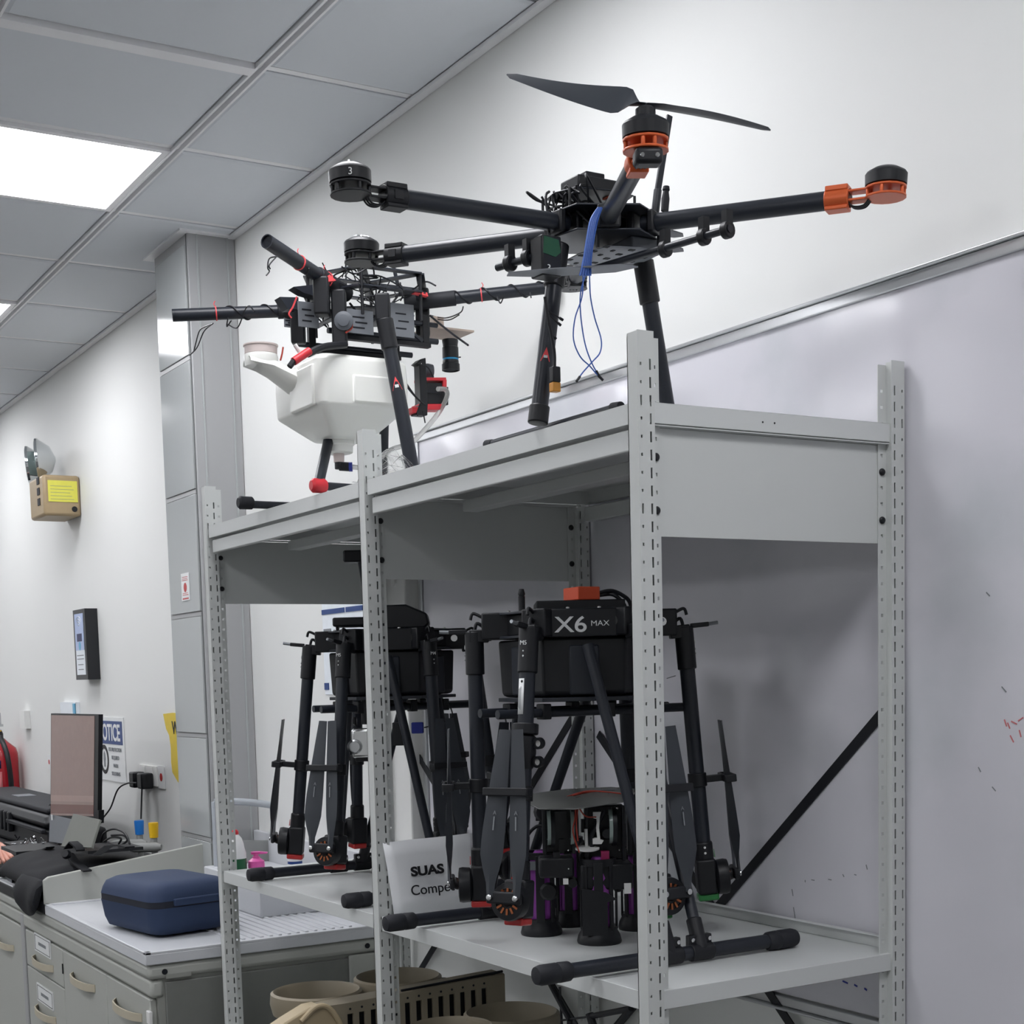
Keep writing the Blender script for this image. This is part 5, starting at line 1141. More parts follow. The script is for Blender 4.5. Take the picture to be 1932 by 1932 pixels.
def handle(parent, xc, zc, wd, y=fy - 0.004):
    wd *= 1.85
    mb = MB(); n = 8; rg = []
    for i in range(n + 1):
        s = i / n; x = xc - wd / 2 + wd * s; dy = 0.026 * math.sin(math.pi * s) ** 0.45 if 0 < s < 1 else 0
        rg.append([Vector((x, y - dy - 0.004, zc + 0.011)), Vector((x, y - dy, zc + 0.011)), Vector((x, y - dy, zc - 0.011)), Vector((x, y - dy - 0.004, zc - 0.011))])
    mb.loft(rg); return mb.build('handle', 'handle_beige', parent)
def front(name, xa, xb, za, zb_, hx=None, hz=None, hw=0.13, m='cabinet'):
    o = MB().bb(xa + .002, xb - .002, fy - 0.006, fy + 0.012, za + .002, zb_ - .002).build(name, m, cb, bevel=0.003)
    if hz: handle(o, hx if hx else (xa + xb) / 2, hz, hw)
    return o
def xf(px, py): return P(px, py, 1, fy - 0.006)
xd0, xd1 = xf(50, 1800).x, xf(118, 1800).x; xd2 = xf(200, 1850).x; xd3 = BE - 0.012
ztd = BT - 0.128
dr1 = front('drawer', xd0, xd1, xf(85, 1842).z, ztd, hz=xf(80, 1815).z); dr2 = front('drawer', xd0, xd1, 0.35, xf(85, 1842).z, hz=xf(88, 1912).z)
front('door', xd1, xd2, 0.12, ztd, hz=xf(155, 1850).z); front('door', xd2, xd3 - .02, 0.12, ztd, hx=xf(243, 1908).x, hz=xf(243, 1905).z)
front('door', BL - 1.4, xd0 - 0.05, 0.12, ztd, hx=xf(12, 1780).x, hz=xf(12, 1780).z); MB().bb(xd0 - 0.05, xd0 - 0.006, fy - 0.010, fy + 0.02, 0.0, BT - 0.08).build('leg_frame', 'column_grey', cb, bevel=0.004)
for dr, (px, py), tx_ in ((dr1, (81, 1784), 'WEIGHTS'), (dr2, (86, 1880), 'MULTIMETERS')):
    q = xf(px, py); lb_ = MB().bb(q.x - 0.105, q.x + 0.105, fy - 0.0085, fy - 0.006, q.z - 0.030, q.z + 0.030).build('label_card', 'white_print', dr)
    f = MB(); f.bb(q.x - .096, q.x + .096, fy - .0092, fy - .0084, q.z + .023, q.z + .0245); f.bb(q.x - .096, q.x + .096, fy - .0092, fy - .0084, q.z - .0245, q.z - .023); f.bb(q.x - .096, q.x - .094, fy - .0092, fy - .0084, q.z - .0245, q.z + .0245); f.bb(q.x + .094, q.x + .096, fy - .0092, fy - .0084, q.z - .0245, q.z + .0245); f.build('label_border', 'black_print', lb_)['kind'] = 'stuff'
    for k in range(8):
        MB().bb(q.x - .050 + .0125 * k, q.x - .0405 + .0125 * k, fy - .0092, fy - .0084, q.z - .005, q.z + .005).build('label_print', 'grey_print', lb_)
MB().bb(xd1 - 0.006, xd1 - 0.001, fy - 0.009, fy - 0.006, xf(118, 1836).z, xf(118, 1818).z).build('catch', 'black_plastic', cb)
MB().bb(BE - 0.045, BE - 0.020, fy - 0.014, fy - 0.004, xf(302, 1935).z - .01, xf(302, 1918).z).build('hinge', 'white_plastic', cb, bevel=0.002)
# black bench top further left
bt = MB().bb(-7.2, BL - 0.004, BF, BK, BT - 0.035, BT + 0.001).build('black_worktop', 'black_top', None, bevel=0.003); tag(bt, 'black bench worktop running left from the sink worktop along the wall', 'worktop')
t = thing('far_cabinet', 'grey cabinets under the black worktop at the far left', 'cabinet', (-5, 0.2, 0))
MB().bb(-7.1, BL - 1.5, fy, BK, 0.08, BT - 0.04).build('carcass', 'cabinet', t, bevel=0.003)
# end board between the two tops
dv = MB(); yA, yB = BF, BK
hA = P(95, 1652, 0, BL).z - BT
poly = [(0, 0), (0, hA - 0.01), (0.015, hA), (yB - yA, hA + 0.085), (yB - yA, 0)]
dv.prism(poly, (BL - 0.012, yA, BT - 0.004), Y, Z, X * 0.016); o = dv.build('divider_board', 'cabinet', None, bevel=0.003); tag(o, 'grey upright end board with sloping top between the sink and the black worktop', 'board')
# blue case
cs = thing('carrying_case', 'dark blue moulded carrying case with a black zip band on the sink worktop', 'case', (-2.2, 0.05, BT))
A0, A1, A2 = P(290, 1772, 2, BT), P(184, 1745, 2, BT), P(466, 1752, 2, BT)
ex = (A1 - A0); lx = ex.length; ex.normalize(); ey = (A2 - A0); ly = min(ey.length, 0.40); ey = Z.cross(ex) * -1; 
if ey.dot(A2 - A0) < 0: ey = -ey
def crr(ins, z, r=0.04, n=6):
    out = []; cx, cy = lx / 2, ly / 2; hx, hy = lx / 2 - ins, ly / 2 - ins
    for (sx, sy, a0_) in ((1, 1, 0), (-1, 1, 90), (-1, -1, 180), (1, -1, 270)):
        for i in range(n):
            a = math.radians(a0_ + 90 * i / (n - 1)); out.append(A0 + ex * (cx + sx * (hx - r) + r * math.cos(a)) + ey * (cy + sy * (hy - r) + r * math.sin(a)) + Z * z)
    return out
CH = P(290, 1672, 0, A0.x).z - BT
zz = CH * 0.60
MB().loft([crr(0.030, 0.0), crr(0.014, 0.006), crr(0.006, 0.03), crr(0.0, zz - 0.008)]).build('lower_shell', 'case_blue', cs, angle=60)
MB().loft([crr(0.001, zz - 0.008), crr(0.001, zz + 0.010)]).build('zip_band', 'case_dark', cs, angle=60)
MB().loft([crr(0.0, zz + 0.010), crr(0.004, CH - 0.030), crr(0.012, CH - 0.012), crr(0.030, CH - 0.002), crr(0.06, CH)]).build('lid', 'case_blue', cs, angle=60)
MB().box(A0 + ey * (ly * .55) - ex * 0.004 + Z * (zz + .006), (0.012, ly * .62, 0.020), (ex, ey, Z)).build('hinge_strip', 'case_blue', cs, bevel=0.003)
MB().box(A0 + ex * (lx + 0.004) + ey * 0.05 + Z * zz, (0.012, 0.03, 0.022), (ex, ey, Z)).build('zip_pull', 'case_dark', cs, bevel=0.003)
# bottles and tube frame at the sink
vb = -2.45
lz = P(480, 1652, 0, vb).z; MB().bb(-2.78, -2.30, 0.30, BK - .02, BT - .006, lz).build('raised_ledge', 'worktop', bench, bevel=0.004)
b = P(447, 1655, 0, vb); bz = lz
tb = thing('detergent_bottle', 'white bottle with red cap and green label behind the rack upright', 'bottle', (b.x, b.y, bz))
bt_ = P(447, 1565, 0, vb); hb2 = bt_.z - bz; w_ = 0.030
MB().lathe((b.x, b.y, bz), Z, [(w_ * .9, 0), (w_, 0.006), (w_, hb2 * .5), (w_ * .85, hb2 * .62), (w_ * .8, hb2 * .70), (w_ * .62, hb2 * .82), (w_ * .32, hb2 * .90)], 24).build('body', 'bottle_white', tb)
MB().lathe((b.x, b.y, bz + hb2 * .90), Z, [(w_ * .34, 0), (w_ * .34, hb2 * .06), (w_ * .2, hb2 * .1)], 18).build('red_cap', 'red_plastic', tb)
MB().lathe((b.x, b.y, bz + hb2 * .14), Z, [(w_ + .0006, 0), (w_ + .0008, hb2 * .26)], 24).build('green_label', 'bottle_green', tb)
b = P(484, 1640, 0, vb); q = P(484, 1607, 0, vb)
tb = thing('pump_bottle', 'bright pink soap pump bottle standing by the sink', 'bottle', (b.x, b.y, bz))
hp_ = q.z - bz
MB().lathe((b.x, b.y, bz), Z, [(0.022, 0), (0.025, 0.004), (0.025, hp_ * .45), (0.024, hp_ * .62), (0.012, hp_ * .74), (0.011, hp_ * .80)], 24).build('body', 'pink_pump', tb)
MB().lathe((b.x, b.y, bz + hp_ * .80), Z, [(0.008, 0), (0.006, hp_ * .14), (0.014, hp_ * .18), (0.016, hp_ * .20)], 18).build('pump_neck', 'pink_pump', tb)
MB().prism([(-0.016, 0.0), (0.030, 0.002), (0.032, 0.006), (0.010, 0.008), (-0.018, 0.007)], (b.x + .006, b.y, bz + hp_ - 0.008), t30, Z, u30 * -0.014).build('pump_head', 'pink_pump', tb, bevel=0.001)
b = P(557, 1640, 0, vb); tb = thing('small_bottle', 'small white bottle with blue label right of the grey tube', 'bottle', (b.x, min(b.y, BK - .05), bz))
h3 = P(557, 1608, 0, vb).z - bz; by = min(b.y, BK - .05)
MB().lathe((b.x, by, bz), Z, [(0.020, 0), (0.022, 0.004), (0.022, h3 * .72), (0.010, h3 * .80), (0.009, h3), (0.004, h3 + .01)], 20).build('body', 'bottle_white', tb); MB().lathe((b.x, by, bz + h3 * .42), Z, [(0.0224, 0), (0.0224, h3 * .14)], 20).build('blue_label', 'notice_blue', tb)
tf = thing('tube_frame', 'pale grey bent tube frame with a grey board behind the bottles', 'frame', (-2.75, 0.40, lz))
vt = -2.75
pts = [P(405, 1513, 0, vt), P(460, 1513, 0, vt), P(515, 1520, 0, vt), P(533, 1530, 0, vt), P(543, 1553, 0, vt), P(544, 1590, 0, vt)]
last = pts[-1]; pts.append(Vector((last.x, last.y, lz)))
MB().path(pts, 0.0115, 14).build('bent_tube', 'tube_grey', tf)
q0, q1 = P(400, 1585, 0, vt - .02), P(535, 1585, 0, vt - .02); MB().prism([(0, 0), (q1.y - q0.y, 0), (q1.y - q0.y, q1.z - lz), (0, q0.z - lz)], (vt - .02, q0.y, lz), Y, Z, X * 0.008).build('board', 'board_grey', tf, bevel=0.002)
MB().tube(pts[0], Vector((pts[0].x, pts[0].y, lz)), 0.0115, 14).build('bent_tube', 'tube_grey', tf)

# ---- wall things on the left ------------------------------------------------
def wallrect(name, lab, cat, x0, y0, x1, y1, m, th=0.004, part='sheet'):
    a = P(x0, y0, 1, WALL - th); b = P(x1, y1, 1, WALL - th); t = thing(name, lab, cat, ((a.x + b.x) / 2, WALL, (a.z + b.z) / 2))
    MB().bb(a.x, b.x, WALL - th, WALL - .0005, b.z, a.z).build(part, m, t); return t, a, b
t, a, b = wallrect('safety_sign', 'NOTICE eye protection sign with blue header on the wall right of the monitor', 'sign', 181, 1352, 238, 1478, 'white_print')
sw, sh = b.x - a.x, a.z - b.z; yy = WALL - 0.0048
MB().bb(a.x + sw * .03, b.x - sw * .05, yy - .0006, yy + .0006, b.z + sh * .58, a.z - sh * .06).build('blue_header', 'notice_blue', t)
text('lettering', 'NOTICE', 'white_print', t, Vector((a.x + sw * .06, yy - .001, b.z + sh * .64)), X, Z, sh * .36, bold=0.002, sx=sw * .84 / (sh * .36 * 3.75))
for k, tx_ in enumerate(('EYE PROTECTION', 'REQUIRED', 'WHEN', 'SOLDERING')):
    text('lettering', tx_, 'grey_print', t, Vector((a.x + sw * .67, yy - .001, b.z + sh * (.47 - .125 * k))), X, Z, sh * .085, align='CENTER', sx=sw * .55 / (sh * .085 * 9.5) if k == 0 else 1.0)
MB().pipe(Vector((a.x + sw * .26, yy - .001, b.z + sh * .33)), Vector((a.x + sw * .26, yy + .0005, b.z + sh * .33)), sw * .155, sw * .115, 28).build('symbol_ring', 'black_print', t)
MB().prism([(-.3, -.8), (.3, -.8), (.35, -.2), (.5, 0), (.4, .6), (0, .9), (-.4, .6), (-.45, 0)], Vector((a.x + sw * .26, yy - .0006, b.z + sh * .33)), X * sw * .08, Z * sw * .10, Y * .0006).build('head_symbol', 'grey_print', t)
t, a, b = wallrect('hazard_sign', 'yellow curled hazard sign lettered W partly hidden by the column', 'sign', 308, 1347, 352, 1492, 'yellow_sign', 0.003)
bpy.data.objects.remove([c for c in t.children][0])
sw, sh = b.x - a.x, a.z - b.z
MB().prism([(0, 1), (.12, .80), (.26, .72), (.32, .55), (.30, .35), (.34, .22), (.6, .1), (1, 0), (1, 1.0), (.5, 1.02)], Vector((a.x, WALL - .004, b.z)), X * sw, Z * sh, Y * .003).build('sheet', 'yellow_sign', t)
text('lettering', 'W', 'black_print', t, Vector((a.x + sw * .44, WALL - .0050, b.z + sh * .74)), X, Z, sh * .24, bold=.001)
def socket(px0, py0, px1, py1, lab):
    t, a, b = wallrect('wall_socket', lab, 'socket', px0, py0, px1, py1, 'white_plastic', 0.010, 'plate'); return t, a, b
t, a, b = socket(262, 1442, 296, 1484, 'double wall socket with two black plugs left of the column')
for k in (0.28, 0.72): MB().bb(a.x + (b.x - a.x) * (k - .10), a.x + (b.x - a.x) * (k + .10), WALL - .013, WALL - .008, a.z - (a.z - b.z) * .42, a.z - (a.z - b.z) * .05).build('rocker_switch', 'white_plastic', t)
for n_, k in enumerate((0.22, 0.70)):
    x = a.x + (b.x - a.x) * k; z = b.z + (a.z - b.z) * .25; pg = thing('power_plug', ('left', 'right')[n_] + ' black mains plug pushed into the double wall socket', 'plug', (x, WALL - .012, z), 'black plugs in the wall socket')
    MB().bb(x - .030, x + .030, WALL - .060, WALL - .011, z - .030, z + .032).build('body', 'black_plastic', pg, bevel=0.006)
    if n_ == 0: MB().path([P(258, 1477, 1, WALL - .06), P(240, 1478, 1, WALL - .06), P(222, 1490, 1, WALL - .08), P(208, 1525, 1, WALL - .10), P(190, 1548, 1, WALL - .10)], 0.0032, 8).build('cord', 'wire_black', pg)
    else: MB().path([P(268, 1482, 1, WALL - .055), P(267, 1510, 1, WALL - .06), P(266, 1545, 1, WALL - .07)], 0.0034, 8).build('cord', 'wire_black', pg)
t, a, b = wallrect('socket_notice', 'small white notice with red symbol right of the wall socket', 'notice', 297, 1444, 311, 1489, 'white_print')
MB().lathe(((a.x + b.x) / 2, WALL - .005, (a.z + b.z) / 2), Y, [((b.x - a.x) * .2, 0), ((b.x - a.x) * .2, .001)], 16).build('red_symbol', 'led_red', t)
t, a, b = wallrect('socket_notice', 'small white notice with red symbol at the left edge of the monitor', 'notice', 89, 1424, 100, 1452, 'white_print'); MB().lathe((a.x + .03, WALL - .005, (a.z + b.z) / 2), Y, [(.012, 0), (.012, .001)], 16).build('red_symbol', 'led_red', t)
t, a, b = wallrect('framed_certificate', 'black framed certificate with blue picture hanging on the left wall', 'picture', 137, 1152, 166, 1282, 'frame_black', 0.055, 'frame')
yy = WALL - .0555; sw, sh = b.x - a.x, a.z - b.z
MB().bb(a.x + sw * .14, b.x - sw * .14, yy - .001, yy + .001, b.z + sh * .07, a.z - sh * .06).build('print', 'poster_white', t); MB().bb(a.x + sw * .14, b.x - sw * .14, yy - .0016, yy, b.z + sh * .42, a.z - sh * .06).build('blue_field', 'poster_blue', t)
for k in range(4): r = .012 + .012 * k; MB().path([Vector((a.x + sw * .5 + r * math.cos(q), yy - .002, a.z - sh * .26 + r * math.sin(q))) for q in (0.7, 1.1, 1.57, 2.0, 2.4)], .0014, 5).build('signal_arc', 'white_print', t)
MB().box((a.x + sw * .5, yy - .002, a.z - sh * .40), (sw * .40, .001, sh * .11)).build('dark_device', 'ext_navy', t); MB().lathe((a.x + sw * .5, yy - .001, a.z - sh * .52), -Y, [(sw * .1, 0), (sw * .1, .001)], 12).build('blue_drop', 'sky_sticker', t)
for k, f in enumerate((.34, .29, .21, .14)): MB().bb(a.x + sw * (.22 + .06 * (k > 1)), b.x - sw * (.22 + .06 * (k > 1)), yy - .0016, yy, b.z + sh * f, b.z + sh * (f + .012)).build('print_line', 'grey_print', t)
t, a, b = wallrect('wall_poster', 'white poster with dark blue header bar behind the far hexacopter', 'poster', 607, 1138, 690, 1310, 'poster_white')
q0, q1 = P(607, 1155, 1, WALL - .005), P(690, 1160, 1, WALL - .005)
MB().bb(q0.x, b.x - .12, WALL - .006, WALL - .004, q0.z - .008, q0.z + .006).build('header_bar', 'notice_blue', t); MB().bb(b.x - .11, b.x, WALL - .006, WALL - .004, q0.z - .008, q0.z + .006).build('header_bar', 'notice_blue', t)
q = P(615, 1295, 1, WALL - .005); MB().bb(q.x - .01, q.x + .02, WALL - .006, WALL - .004, q.z - .010, q.z + .010).build('blue_block', 'notice_blue', t)
MB().bb(q0.x + .01, q0.x + .06, WALL - .006, WALL - .004, q0.z - .075, q0.z - .050).build('text_block', 'grey_print', t)
t, a, b = wallrect('door_switch', 'slim white switch plate above the fire extinguisher', 'switch', 36, 1341, 47, 1375, 'white_plastic', 0.03, 'plate')
t, a, b = wallrect('wall_card', 'clear card holder with a blue edge above the monitor', 'card holder', 113, 1325, 143, 1350, 'poster_white', 0.02); MB().bb(b.x - .035, b.x, WALL - .024, WALL - .018, b.z, a.z - .005).build('blue_edge', 'sky_sticker', t)
# emergency light
yE = WALL - 0.16
a = P(54, 908, 1, yE); b = P(84, 972, 1, yE)
el = thing('emergency_light', 'tan emergency light box with two chrome lamp heads high on the left wall', 'emergency light', ((a.x + b.x) / 2, WALL, b.z))
MB().bb(a.x, b.x, yE, WALL - .001, b.z, a.z).build('box', 'beige_box', el, bevel=0.012)
q0, q1 = P(81, 916, 0, b.x), P(119, 951, 0, b.x)
lb_ = MB().bb(b.x, b.x + .002, yE + .020, WALL - .014, b.z + (a.z - b.z) * .34, a.z - (a.z - b.z) * .14).build('yellow_label', 'label_yellow', el)
for k in range(5): MB().bb(b.x + .002, b.x + .0026, yE + .03, WALL - .03 - .008 * (k % 3), b.z + (a.z - b.z) * (.40 + .08 * k), b.z + (a.z - b.z) * (.408 + .08 * k)).build('label_line', 'grey_print', lb_)
MB().lathe((b.x, WALL - .03, b.z + .03), X, [(.012, 0), (.012, .004)], 14).build('black_button', 'black_plastic', el)
for k in range(3): MB().bb(b.x - .10, b.x - .06, yE - .003, yE, b.z + .05 + .045 * k, b.z + .08 + .045 * k).build('front_indicator', 'slot_dark', el)
for (px, py, r, dx) in ((56, 878, .085, -.02), (74, 868, .095, .0)):
    c = P(px, py, 1, yE + .05 + dx); ax_ = Vector((-.25, -.75, -.05)).normalized()
    MB().lathe(c, ax_, [(.01, -.07), (r * .6, -.05), (r * .95, -.005), (r, 0), (r, .01), (r * .92, .012)], 28).build('lamp_head', 'chrome', el)
    MB().lathe(c + ax_ * .012, ax_, [(r * .92, 0), (r * .9, .001)], 24).build('lamp_glass', 'glass_green', el)
    MB().tube(c - ax_ * .05, Vector((c.x, c.y, a.z - .005)), .008, 8).build('lamp_stem', 'chrome', el)
# fire extinguisher
ec = P(4, 1480, 1, WALL - .10); er = 0.088
ex_ = thing('fire_extinguisher', 'red fire extinguisher hung on the wall at the left edge', 'fire extinguisher', (ec.x, WALL - .1, 1.0))
ztp = P(10, 1402, 1, WALL - .10).z; zbt = P(10, 1525, 1, WALL - .10).z - .05
MB().lathe((ec.x, WALL - er - .012, zbt), Z, [(er * .94, 0), (er, .01), (er, ztp - zbt - .06), (er * .9, ztp - zbt - .03), (er * .5, ztp - zbt), (er * .28, ztp - zbt + .02)], 32).build('cylinder', 'ext_red', ex_)
cc = Vector((ec.x, WALL - er - .012, 0)); zz1 = P(5, 1442, 1, WALL - .10)
def wrap(name, m, z0, z1, a0_, a1_, rr):
    mb = MB(); n = 8; vs = []
    for z in (z0, z1):
        for i in range(n): q = math.radians(a0_ + (a1_ - a0_) * i / (n - 1)); vs.append(Vector((cc.x + rr * math.cos(q), cc.y + rr * math.sin(q), z)))
    mb.add(vs, [(i, i + 1, n + i + 1, n + i) for i in range(n - 1)]); return mb.build(name, m, ex_, solid=.001)
wrap('navy_band', 'ext_navy', P(5, 1449, 1, WALL - .1).z, P(5, 1434, 1, WALL - .1).z, -95, -12, er + .0015)
wrap('pale_label', 'ext_pale', P(5, 1510, 1, WALL - .1).z, P(5, 1455, 1, WALL - .1).z, -95, -10, er + .001)
MB().lathe((cc.x, cc.y, ztp + .015), Z, [(.02, 0), (.02, .03), (.012, .05)], 14).build('valve', 'black_plastic', ex_)
MB().box((cc.x + .01, cc.y, ztp + .09), (.10, .02, .012)).build('lever', 'silver', ex_); MB().box((cc.x + .0, cc.y, ztp + .12), (.03, .02, .07)).build('lever', 'silver', ex_)
MB().box((cc.x + .06, cc.y - .01, ztp + .062), (.04, .01, .004)).build('safety_pin', 'tap_yellow', ex_)
MB().path([Vector((cc.x + .02, cc.y, ztp + .03)), Vector((cc.x + er + .02, cc.y + .01, ztp - .06)), Vector((cc.x + er + .03, cc.y + .02, ztp - .20)), Vector((cc.x + er + .015, cc.y + .02, zbt + .10))], .014, 8).build('hose', 'black_plastic', ex_)
# gas taps
def tap(px, py, pz, m, lab, base=True):
    c = P(px, py, 1, 0.36); t = thing('gas_tap', lab, 'tap', (c.x, c.y, BT), 'bench taps with coloured caps')
    z0 = P(px, pz, 1, 0.36).z; hh = c.z - z0; r = 0.018
    MB().lathe((c.x, c.y, z0), Z, [(r * .85, 0), (r, hh * .9), (r * .95, hh)], 20).build('coloured_cap', m, t)
    MB().tube((c.x, c.y, BT), (c.x, c.y, z0 + .002), 0.012, 12).build('stem', 'board_grey', t)
    MB().lathe((c.x + .02, c.y - .05, z0 - .03), (0.6, .8, 0), [(.008, -.07), (.016, -.05), (.018, .05), (.010, .07)], 14).build('nozzle', 'board_grey', t)
tap(262, 1548, 1574, 'tap_blue', 'blue capped bench tap right of the monitor'); tap(289, 1552, 1580, 'tap_yellow', 'yellow capped bench tap right of the monitor')
def tap2(px, py, pz, m, lab):
    c = P(px, py, 1, 0.42); t = thing('gas_tap', lab, 'tap', (c.x, c.y, BT), 'bench taps with coloured caps'); z0 = P(px, pz, 1, 0.42).z
    MB().lathe((c.x, c.y, z0), Z, [(.020, 0), (.025, (c.z - z0) * .9), (.024, c.z - z0)], 20).build('coloured_cap', m, t); MB().tube((c.x, c.y, BT), (c.x, c.y, z0), 0.012, 10).build('stem', 'board_grey', t)
tap2(37, 1499, 1520, 'tap_blue', 'blue capped bench tap left of the monitor'); tap2(55, 1503, 1524, 'tap_yellow', 'yellow capped bench tap left of the monitor')
# monitor, portrait
ym = 0.20
def pm(x, y): return P(x, y, 1, ym)
mo = thing('monitor', 'thin portrait monitor with a brown screen standing on the black worktop', 'monitor', (pm(140, 1560).x, ym, BT))
q = [pm(96, 1346), P(186, 1348, 1, ym + .02), P(184, 1542, 1, ym + .02), pm(95, 1540)]
nrm = (q[1] - q[0]).cross(q[3] - q[0]).normalized(); nrm = nrm if nrm.y < 0 else -nrm
hx_ = (q[1] - q[0]).normalized()
def mslab(name, m, fx0, fx1, fy0, fy1, d0, d1):
    def at_(fx, fy): return q[0].lerp(q[1], fx).lerp(q[3].lerp(q[2], fx), fy)
    c = [at_(fx0, fy0), at_(fx1, fy0), at_(fx1, fy1), at_(fx0, fy1)]
    A = [p + nrm * d0 for p in c]; B = [p + nrm * d1 for p in c]
    return MB().add(A + B, [(0, 1, 2, 3), (7, 6, 5, 4), (0, 4, 5, 1), (1, 5, 6, 2), (2, 6, 7, 3), (3, 7, 4, 0)]).build(name, m, mo)
mslab('housing', 'black_plastic', 0, 1.0, 0, 1.0, -0.016, 0); mslab('screen', 'screen_brown', .015, .925, .015, .99, 0, .0012); mslab('screen_band', 'screen_light', .015, .925, .79, .85, .0012, .0016); mslab('screen_band', 'screen_band', .015, .925, .88, .97, .0012, .0016); mslab('stand_back', 'black_plastic', .95, 1.02, .93, 1.06, -.02, .0)
MB().tube(pm(150, 1540) + nrm * -.02, Vector((pm(150, 1540).x, ym + .05, BT)), .012, 10).build('stand', 'black_plastic', mo)
# laptops
def tilt_slab(name, lab, cat, pts, y, m, th=.008, extra=None, group=None):
    q = [P(px, py, 1, y + dy) for px, py, dy in pts]; n_ = (q[1] - q[0]).cross(q[3] - q[0]).normalized(); n_ = n_ if n_.y < 0 else -n_
    lo = min(p.z for p in q); t = thing(name, lab, cat, (q[3].x, y, BT)); 
    MB().add(q + [p - n_ * th for p in q], [(0, 1, 2, 3), (7, 6, 5, 4), (0, 4, 5, 1), (1, 5, 6, 2), (2, 6, 7, 3), (3, 7, 4, 0)]).build('lid', m, t, bevel=.001); return t, q, n_
lp1, q_, n_ = tilt_slab('laptop', 'dark laptop lid with a white sticker beside the black case', 'laptop', [(94, 1536, .02), (138, 1546, .02), (120, 1592, -.02), (92, 1588, -.02)], 0.10, 'panel_grey')
c = q_[0].lerp(q_[2], .18) + n_ * .001; MB().box(c, (.018, .001, .034)).build('sticker', 'white_print', lp1); MB().box((q_[3] + q_[2]) / 2 + Vector((0, -.08, -.015)), (.24, .18, .012)).build('base', 'black_plastic', lp1)
lp2, q_, n_ = tilt_slab('laptop', 'grey laptop lid leaning open in front of the monitor', 'laptop', [(138, 1535, .03), (188, 1546, .03), (172, 1599, -.03), (115, 1597, -.03)], 0.02, 'laptop_grey')
MB().box(q_[0].lerp(q_[1], .45) * 1 + n_ * .001 - Z * .012, (.016, .001, .006)).build('camera_patch', 'panel_grey', lp2); MB().box((q_[3] + q_[2]) / 2 + Vector((0, .10, -.010)), (.22, .18, .010)).build('base', 'black_plastic', lp2)
# keyboard under the hand
kb = thing('keyboard', 'dark keyboard on the bench at the lower left under a hand', 'keyboard', (P(30, 1645, 2, BT + .02).x, -0.03, BT))
kq = [P(0, 1644, 2, BT + .02), P(36, 1612, 2, BT + .02), P(58, 1622, 2, BT + .02), P(22, 1660, 2, BT + .02)]
MB().add([Vector((p.x, p.y, BT + .001)) for p in kq] + kq, [(3, 2, 1, 0), (4, 5, 6, 7), (0, 1, 5, 4), (1, 2, 6, 5), (2, 3, 7, 6), (3, 0, 4, 7)]).build('body', 'panel_grey', kb)
mb = MB()
for i in range(5):
    for j in range(8):
        c = kq[0].lerp(kq[1], (j + .5) / 8).lerp(kq[3].lerp(kq[2], (j + .5) / 8), (i + .5) / 5); mb.box(c + Z * .002, ((kq[1] - kq[0]).length / 9.5, (kq[3] - kq[0]).length / 6.5, .004), ((kq[1] - kq[0]).normalized(), (kq[3] - kq[0]).normalized(), Z))
mb.build('keys', 'black_plastic', kb)['kind'] = 'stuff'
# hand of a person typing (only the hand reaches into the photo)
def skin_fig(name, chains, m, parent, sub=2):
    me = bpy.data.meshes.new(name); vs = []; es = []; rs = []; index = {}
    for ch in chains:
        prev = None
        for p, r in ch:
            key = tuple(round(v, 5) for v in p)
            if key not in index: index[key] = len(vs); vs.append(p); rs.append(r)
            i = index[key]
            if prev is not None and prev != i: es.append((prev, i))
            prev = i
    off = Vector((0, 0, 0)); pp = parent
    while pp is not None: off += Vector(pp.location); pp = pp.parent
    me.from_pydata([Vector(v) - off for v in vs], es, []); me.update()
    o = bpy.data.objects.new(name, me); col.objects.link(o); o.parent = parent
    sk = o.modifiers.new('skin', 'SKIN'); sk.use_smooth_shade = True
    for i, r in enumerate(rs): me.skin_vertices[0].data[i].radius = (r, r)
    me.skin_vertices[0].data[0].use_root = True
    ss = o.modifiers.new('sub', 'SUBSURF'); ss.levels = sub; ss.render_levels = sub
    me.materials.append(M[m]); return o
pr_ = thing('person', 'hand of a person typing on the keyboard at the left edge', 'person', (P(0, 1610, 1, -0.04).x, -0.04, BT))
def ph(x, y, d=0): return P(x, y, 1, -0.05 + d)
wrist = ph(-22, 1590, -.0)
palm = ph(-6, 1603)
fr_ = [((8, 1599), (17, 1612), (24, 1618), .016), ((4, 1603), (12, 1617), (17, 1624), .004), ((-1, 1606), (5, 1620), (9, 1628), -.008), ((-6, 1608), (-3, 1622), (0, 1630), -.02)]
chains = [[(ph(-70, 1590, 0), .034), (ph(-40, 1588), .030), (wrist, .026), (palm, .030)]]
for a_1, b_1, c_1, d_ in fr_: chains.append([(palm, .030), (ph(a_1[0] - 4, a_1[1] - 2, d_), .0115), (ph(*a_1, d_), .0105), (ph(*b_1, d_), .0092), (ph(*c_1, d_), .0078)])
chains.append([(wrist, .026), (ph(-14, 1612, -.03), .012), (ph(-6, 1622, -.045), .010), (ph(0, 1628, -.05), .0085)])
skin_fig('hand', chains, 'skin', pr_)
